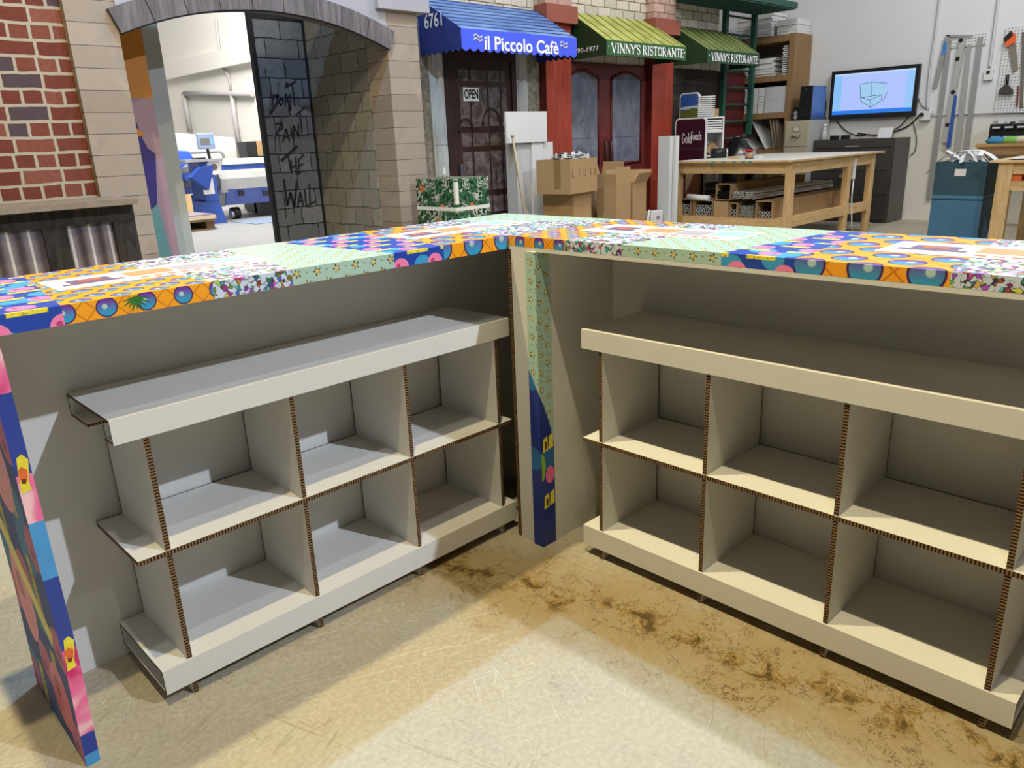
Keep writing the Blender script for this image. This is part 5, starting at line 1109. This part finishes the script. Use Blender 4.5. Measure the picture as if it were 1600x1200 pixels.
for k, (col, px) in enumerate((((.04, .22, .42), 1556), ((.18, .42, .08), 1580), ((.55, .50, .38), 1597))):
    p = pX(px, 218, 11.72); b = MB(); n = 14
    for i, (r, z) in enumerate(((.10, 0), (.12, .03), (.09, .065), (.03, .085))):
        for q in range(n): rr = r*(1+rnd.uniform(-.15, .15)); b.v.append(Vector((11.74+rr*.6*math.cos(2*PI*q/n), p.y+rr*math.sin(2*PI*q/n), BZ+.001+z)))
    for i in range(3):
        for q in range(n): q2 = (q+1) % n; b.f.append((i*n+q, i*n+q2, (i+1)*n+q2, (i+1)*n+q)); b.m.append(0); b.sm.append(True)
    b.f.append(tuple(range(n))[::-1]); b.m.append(0); b.sm.append(False); b.f.append(tuple(3*n+q for q in range(n))); b.m.append(0); b.sm.append(False)
    b.one('rag', M('rag_%s' % ('blue', 'green', 'cream')[k], col, .8, .2), '%s rag crumpled below the parts bins' % ('blue', 'green', 'cream')[k], 'rag', loc=(11.74, p.y, BZ))
# teal box of paper scraps
TXb = 9.0; y1, y0, zt = pX(1463, 253, TXb).y, pX(1544, 253, TXb).y, .965
def m_teal():
    g = G('teal_wrap'); x, y, z = g.sep(g.co()); n = g.noise(5, 4, .6)[0]
    c1 = g.mix(n, (.018, .055, .075), (.035, .085, .11)); c2 = g.mix(n, (.035, .105, .19), (.075, .18, .29))
    k = g.m('LESS_THAN', z, .60); col = g.mix(k, c1, c2); s_ = g.m('LESS_THAN', g.m('ABSOLUTE', g.m('SUBTRACT', z, .585)), .006); s2 = g.m('LESS_THAN', g.m('ABSOLUTE', g.m('SUBTRACT', z, .615)), .012)
    return g.done(g.mix(s_, g.mix(s2, col, (.07, .19, .30)), (.005, .02, .04)), .45, spec=.4)
t = T('scrap_bin', 'tall dark teal box full of paper scraps by the right-hand bench', 'bin', (TXb, y0, 0)); k = .012
b = MB(); b.box(TXb, TXb+k, y0, y1, 0, zt).box(TXb+.55, TXb+.55+k, y0, y1, 0, zt).box(TXb+k, TXb+.55, y0, y0+k, 0, zt).box(TXb+k, TXb+.55, y1-k, y1, 0, zt).box(TXb+k, TXb+.55, y0+k, y1-k, .0, .02); b.ob('body', m_teal(), t)
a, c = pX(1491, 275, TXb-.001), pX(1510, 264, TXb-.001); MB().box(TXb-.002, TXb-.0003, c.y, a.y, a.z, c.z).ob('label', M('torn_label', (.72, .66, .62), .6, .05), t)
for i in range(16):
    yy, xx = y0+.05+(y1-y0-.1)*rnd.random(), TXb+.05+.4*rnd.random(); L_ = rnd.uniform(.18, .36); b = MB(); n = 6
    rr = rnd.uniform(-.5, .5); bend = rnd.uniform(.5, 2.0)
    for j in range(n): f0, f1 = j/n, (j+1)/n; b.poly([(-.022, (f0-.5)*L_, .07*math.sin(f0*bend*2)), (.022, (f0-.5)*L_, .07*math.sin(f0*bend*2)), (.022, (f1-.5)*L_, .07*math.sin(f1*bend*2)), (-.022, (f1-.5)*L_, .07*math.sin(f1*bend*2))])
    o = b.one('paper_scrap', WHITE2, 'curled white paper offcut heaped in the teal box', 'scrap', 'paper offcuts in the teal box'); o.location = (xx, yy, zt-.01+.06*rnd.random()); o.rotation_euler = (rnd.uniform(-.4, .4), rnd.uniform(-.4, .4), rr+(PI/2 if i % 2 else 0))
P = [pX(*p, TXb-.03) for p in ((1490, 240), (1475, 245), (1462, 254), (1452, 265), (1446, 271))]; b = MB()
for p, q in zip(P, P[1:]): b.poly([p, q, q+Vector((.05, 0, -.008)), p+Vector((.05, 0, -.008))]); 
b.one('paper_strip', WHITE2, 'long white paper strip hanging out over the left of the teal box', 'scrap', loc=P[0])
MB().box(TXb+.03, TXb+.53, y0+.03, y1-.03, zt-.06, zt-.035).one('paper_heap', WHITE2, 'white paper packed level inside the teal box', 'paper', kind='stuff', loc=(TXb, y0, zt-.06))
# right-hand bench
RX = 8.8; yr = pX(1547, 252, RX).y; ZR = .985
t = T('side_bench', 'pine bench at the right edge beside the teal box', 'bench', (RX, 1.2, 0))
MB().box(RX-.02, RX+1.3, 1.0, yr, ZR-.02, ZR).ob('top', PINEY, t); ya, yb2 = pX(1576, 300, RX).y, pX(1553, 300, RX).y
[MB().box(RX+q_, RX+q_+.08, ya, yb2, 0, ZR-.021).ob('leg', PINEZ, t) for q_ in (.02, 1.15)]; MB().box(RX+.03, RX+.07, 1.0, ya-.001, ZR-.13, ZR-.021).ob('apron', PINEY, t)
zl = pX(1590, 290, RX).z; MB().box(RX+.03, RX+.07, 1.0, ya-.001, zl-.05, zl+.04).ob('rail', PINEY, t); MB().box(RX+.08, RX+1.1, 1.0, ya-.001, zl+.02, zl+.04).ob('shelf', PINEY, t); MB().box(RX+.03, RX+1.2, 1.0, ya-.001, .12, .16).ob('low_shelf', PINEY, t); MB().box(RX+1.16, RX+1.18, 1.0, ya, .17, ZR-.03).ob('back', DARK, t)
a, c = pX(1580, 283, RX+.06), pX(1597, 272, RX+.06); MB().box(RX+.06, RX+.25, c.y, a.y, zl+.041, zl+.13).one('orange_box', M('orange_plastic', (.72, .14, .03), .45), 'small orange box on the shelf under the right-hand bench', 'box', loc=(RX+.06, c.y, zl+.041))
b = MB(); n = 8; ys_ = pX(1570, 245, RX).y
for i in range(n): u0, u1 = i/n, (i+1)/n; f = lambda u: ZR+.003+.012*abs(math.sin(u*5)); b.poly([(RX+.05, ys_-.5*u0, f(u0)), (RX+.05, ys_-.5*u1, f(u1)), (RX+.5, ys_-.5*u1, f(u1)+.01), (RX+.5, ys_-.5*u0, f(u0)+.01)])
b.one('paper_sheet', WHITE2, 'rumpled white paper lying on the right-hand bench', 'paper', loc=(RX+.05, ys_, ZR))

# ================================================================== room beyond the arch
BLUE = M('machine_blue', (.035, .095, .42), .4, .08); BLUE2 = M('machine_blue_pale', (.12, .17, .50), .45, .08); MGREY = M('machine_grey', (.30, .30, .30), .5, .1); MLIGHT = M('machine_light_grey', (.52, .52, .53), .5, .05)
YM = 15.6
def Q(x, y, Y=YM): return pY(x, y, Y)
a, c = Q(345, 330), Q(437, 298)
t = T('cutting_table', 'blue and grey flatbed machine with a rounded roller end beyond the arch', 'machine', (a.x, YM, 0)); x0, x1 = Q(347, 300).x, Q(440, 300).x+.9
prof = [(YM+.0, Q(360, 297).z), (YM-.02, Q(360, 290).z), (YM+.02, Q(360, 280).z), (YM+.12, Q(360, 272).z), (YM+.30, Q(350, 268).z), (YM+1.9, Q(350, 268).z), (YM+1.9, .35), (YM+.05, .35)]
zq = Q(360, 296).z; zt_ = Q(350, 267).z
MB().prism([(YM-.02, zq), (YM-.02, zt_-.16), (YM+.06, zt_-.05), (YM+.22, zt_), (YM+1.1, zt_), (YM+1.1, zq)], 'x', x0, x1).ob('roller_bed', MGREY, t)
MB().prism([(YM, zq-.002), (YM+1.1, zq-.002), (YM+1.1, .30), (YM+.20, .30), (YM+.03, .62)], 'x', x0+.12, x1).ob('base_panel', BLUE2, t)
MB().prism([(YM-.03, zq+.1), (YM-.03, zq-.05), (YM+.03, .66), (YM+.22, .28), (YM+.5, .28), (YM+.5, zq+.1)], 'x', x0-.02, x0+.115).ob('end_cheek', MGREY, t)
for px in (378, 416): p = Q(px, 302); MB().box(p.x-.06, p.x+.06, YM-.004, YM+.03, p.z-.05, p.z+.05).ob('socket', BLACK, t)
for px in (378,): p = Q(px, 334); MB().cyl((p.x-.06, YM+.35, .12), (p.x+.10, YM+.35, .12), .12).ob('caster', BLACK, t)
p = Q(372, 334); MB().cyl((p.x-.03, YM+.30, .10), (p.x+.03, YM+.30, .10), .08).ob('caster', STEEL, t)
MB().box(x0+1.0, x1, YM+.4, YM+.6, 0, .30).ob('foot', BLACK, t)
MB().box(x0+.35, x1, YM+.6, YM+.9, .3, Q(380, 256, YM+.6).z).ob('rear_rail', BLUE, t); MB().box(x0+.35, x1, YM+.55, YM+.95, Q(380, 256, YM+.6).z, Q(380, 256, YM+.6).z+.12).ob('rail_cap', MLIGHT, t)
# console pedestal
YP = 15.2
t = T('control_pedestal', 'blue control pedestal with keyboard tray and monitor beyond the arch', 'machine', (Q(325, 330, YP).x, YP, 0)); x0, x1 = Q(313, 320, YP).x, Q(348, 320, YP).x; zt_ = Q(335, 252, YP).z
MB().box(x0+.12, x1-.05, YP, YP+.6, zt_-.75, zt_).ob('head', BLUE, t, bevel=.02)
MB().prism([(x0, 0), (x1+.05, 0), (x1-.05, zt_-.75), (x0+.05, zt_-.75)], 'y', YP+.02, YP+.6).ob('body', BLUE, t)
MB().prism([(Q(291, 277, YP).x, Q(291, 277, YP).z), (Q(305, 261, YP).x, Q(305, 261, YP).z), (Q(326, 258, YP).x, Q(326, 258, YP).z), (Q(318, 297, YP).x, Q(318, 297, YP).z)], 'y', YP-.25, YP-.001).ob('side_wing', M('wing_blue', (.02, .06, .30), .4), t)
p = Q(334, 261, YP); MB().cyl((p.x, YP-.012, p.z), (p.x, YP-.001, p.z), .15).ob('round_badge', TXTW, t); MB().cyl((p.x, YP-.016, p.z), (p.x, YP-.0125, p.z), .065).ob('badge_mark', M('badge_brown', (.25, .16, .10), .5), t)
a, c = Q(322, 277, YP), Q(331, 271, YP); MB().box(a.x, c.x, YP-.012, YP+.015, a.z, c.z).ob('red_sticker', M('sticker_red', (.55, .06, .06), .5, .3, 20), t)
a, c = Q(319, 304, YP), Q(332, 278, YP); MB().box(a.x, c.x, YP-.006, YP+.018, a.z, c.z).ob('paper_sheet', TXTW, t)
MB().box(x0-.2, x1+.1, YP-.1, YP+.5, zt_+.001, zt_+.05).ob('keyboard_shelf', MGREY, t); MB().box(x0+.1, x1-.2, YP, YP+.3, zt_+.051, zt_+.08).ob('keyboard', BLACK, t)
p = Q(334, 243, YP); MB().tube([(p.x+.02, YP+.25, zt_+.05), (p.x-.02, YP+.25, zt_+.5)], .03, 8).ob('pole', BLACK, t)
a, c = Q(317, 233, YP), Q(340, 207, YP); m_ = MB().box(a.x, c.x, YP+.18, YP+.25, a.z, c.z).ob('monitor', M('pale_blue_case', (.22, .27, .42), .4), t, bevel=.02); MB().box(a.x+.05, c.x-.11, YP+.176, YP+.179, a.z+.08, c.z-.1).ob('display', M('grey_screen', (.13, .14, .13), .3), m_); MB().box(c.x-.10, c.x-.03, YP+.176, YP+.179, a.z+.08, c.z-.1).ob('key_panel', M('blue_keys', (.18, .34, .62), .4), m_)
# gantry with blue cutter head
YG2 = 16.4
t = T('cutter_gantry', 'grey cutter beam with a bright blue carriage beyond the arch at the left', 'machine', (Q(255, 285, YG2).x, YG2, 0)); xa, xb2 = Q(240, 290, YG2).x, Q(302, 290, YG2).x
MB().box(xa, xb2, YG2, YG2+.4, Q(275, 282, YG2).z, Q(275, 262, YG2).z).ob('beam', MLIGHT, t); MB().box(xa, xb2, YG2+.1, YG2+.5, Q(275, 294, YG2).z, Q(275, 283, YG2).z).ob('lower_beam', MGREY, t); MB().box(xa, xb2+.2, YG2+.05, YG2+.5, Q(275, 305, YG2).z, Q(275, 294, YG2).z).ob('valance', BLUE2, t); MB().box(xa, xb2+.3, YG2+.1, YG2+.5, 0, Q(275, 308, YG2).z).ob('base', BLUE, t)
MB().box(xb2-.6, xb2+.9, YG2+.6, YG2+.9, Q(300, 262, YG2).z, Q(300, 250, YG2).z).ob('rear_rail', MGREY, t)
pts = [Q(*p, YG2-.15) for p in ((268, 262), (268, 240), (272, 235), (290, 236), (297, 245), (297, 254), (286, 256), (280, 262))]; b = MB(); b.prism([(p.x, p.z) for p in pts], 'y', YG2-.3, YG2-.002); h = b.ob('carriage', M('carriage_blue', (.04, .12, .75), .4), t, bevel=.02); p = Q(275, 245, YG2-.3); MB().cyl((p.x, YG2-.31, p.z), (p.x, YG2-.29, p.z), .05).ob('knob', BLACK, h)
pts = [Q(*p, YG2-.1) for p in ((279, 272), (300, 270), (300, 279), (288, 283))]; b = MB(); b.prism([(p.x, p.z) for p in pts], 'y', YG2-.2, YG2-.002); b.ob('lower_carriage', BLUE, t)
P = [Q(*p, YG2-.05) for p in ((255, 240), (300, 238), (342, 236), (348, 239), (350, 247))]; MB().tube(P, .035, 8).ob('guard_rail', MGREY, t)
p = Q(264, 320, YG2); text('ome', 'lettering', (p.x, YG2+.095, p.z), (1, 0, 0), (0, 0, 1), Q(281, 320, YG2).x-p.x, .17, TXTW, t, .03)
YW = 18.5; a, c = pY(240, 262, YW), pY(373, 262, YW); zl, zr = pY(256, 203, YW).z, pY(365, 215, YW).z
MB().prism([(a.x, 0), (c.x, 0), (c.x, zr), (a.x, zl)], 'y', YW, YW+.15).one('white_partition', WHITE2, 'long low white partition behind the blue machine', 'partition', loc=(a.x, YW, 0))
# pallet
YL = 14.1
t = T('wood_pallet', 'wooden pallet loaded with flat board beyond the arch', 'pallet', (4.2, YL, 0)); xr = pY(340, 350, YL).x; xl = 4.0
MB().box(xl, xr, YL, YL+1.1, .16, .20).box(xl, xr-.02, YL+.02, YL+1.1, .005, .03).ob('deck', wood('pallet_wood', (.18, .12, .06), (.28, .19, .10), 'x'), t)
for k in range(3): MB().box(xr-.20-k*.75, xr-.05-k*.75, YL+.02, YL+1.0, .03, .16).ob('block', M('pallet_block', (.12, .075, .035), .8), t)
b_ = T('board_stack', 'flat sheets with a low cardboard surround lying on the pallet', 'boards', (xl, YL, .20))
MB().box(xl, xr-.01, YL-.01, YL+1.05, .201, .26).ob('sheet', M('pale_sheet', (.62, .52, .38), .6), b_); MB().box(xl, xr-.04, YL+.02, YL+1.0, .262, .285).ob('sheet', M('grey_sheet', (.22, .19, .22), .6), b_); zc = pY(340, 330, YL+1.0).z
MB().box(xl, xr-.04, YL+.9, YL+.92, .286, .62).ob('cardboard_side', M('bright_card', (.62, .42, .20), .7, .05), b_)
# patterned column and black boxes
YR = 18.0; a, c = pY(377, 258, YR), pY(391, 227, YR); t = T('patterned_column', 'round column with gold and black diamond pattern beyond the arch', 'column', ((a.x+c.x)/2, YR, 0))
def m_diam():
    g = G('gold_diamond_wrap'); x, y, z = g.sep(g.co()); th = g.m('MULTIPLY', g.m('ARCTAN2', y, x), .8); zz = g.m('MULTIPLY', z, 5.5)
    u = g.m('ABSOLUTE', g.m('SUBTRACT', g.m('FRACT', g.m('ADD', th, zz)), .5)); v = g.m('ABSOLUTE', g.m('SUBTRACT', g.m('FRACT', g.m('SUBTRACT', th, zz)), .5))
    return g.done(g.mix(g.step(g.m('MINIMUM', u, v), .10, .16), (.60, .42, .20), (.05, .035, .02)), .4)
cx_ = (a.x+c.x)/2; MB().lathe((cx_, YR, 0), [(.19, 0), (.19, .3), (.17, 1.0), (.155, c.z)], 24).ob('shaft', m_diam(), t)
a, c = pY(388, 256, 16.9), pY(400, 221, 16.9); MB().box(a.x, c.x, 16.9, 17.3, 0, c.z).one('speaker_cabinet', BLACK, 'tall black cabinet beyond the arch beside the diamond column', 'cabinet', loc=(a.x, 16.9, 0))
a, c = pY(401, 243, 16.9), pY(414, 220, 16.9); MB().box(a.x+.02, c.x, 16.9, 17.3, 0, a.z-.01).one('black_crate', BLACK, 'black crate beyond the arch under a cardboard box', 'crate', loc=(a.x, 16.9, 0)); MB().box(a.x+.02, c.x, 16.9, 17.3, a.z, c.z).one('cardboard_carton', CARD, 'tan carton on the black crate beyond the arch', 'box', loc=(a.x, 16.9, a.z))
# far wall fittings
XS = 8.98
def side(px, py): return pX(px, py, XS)
GREYP_ = M('far_pipe_paint', (.42, .40, .40), .5, .05)
def fpipe(label, pts, r): P = [side(*p) for p in pts]; MB().tube([p-Vector((r, 0, 0)) for p in P], r, 8).one('wall_pipe', GREYP_, label, 'pipe', loc=P[0])
P0 = pY(248, 146, 23.95); 
fpipe('horizontal grey pipe along the cream wall beyond the arch', [(291, 146.5), (330, 146.8), (398, 147)], .06)
fpipe('vertical grey pipe at the left of the cream side wall beyond the arch', [(290.5, 147), (296, 175), (301, 206)], .07)
fpipe('vertical grey pipe in the middle of the cream side wall beyond the arch', [(366, 147), (371, 190), (378, 232)], .06)
fpipe('thin pipe zigzagging down from the ceiling beyond the arch', [(339, 28), (346, 90), (349, 105), (359, 118), (363, 146)], .03)
a, c = pY(250, 205, 23.93), pY(282, 165, 23.93); t = T('wall_chart', 'pale sketched chart pinned to the cream far wall beyond the arch', 'chart', (a.x, 23.93, a.z)); MB().box(a.x, c.x, 23.93, 23.998, a.z, c.z).ob('sheet', M('chart_paper', (.56, .56, .58), .6, .04), t)
for k in range(5): zz = c.z-.3-k*.30; MB().box(a.x+.5, c.x-.3-.1*k, 23.925, 23.929, zz, zz+.03).ob('sketch_line', M('pencil', (.40, .40, .43), .6), t)
MB().box(pZ(350, 345, .01).x, 9.0, 14.2, 15.3, .003, .010).one('blue_floor_mat', M('blue_grey_mat', (.20, .26, .36), .5, .1), 'blue grey mat on the floor before the machine beyond the arch', 'mat', loc=(6.6, 14.2, .003))
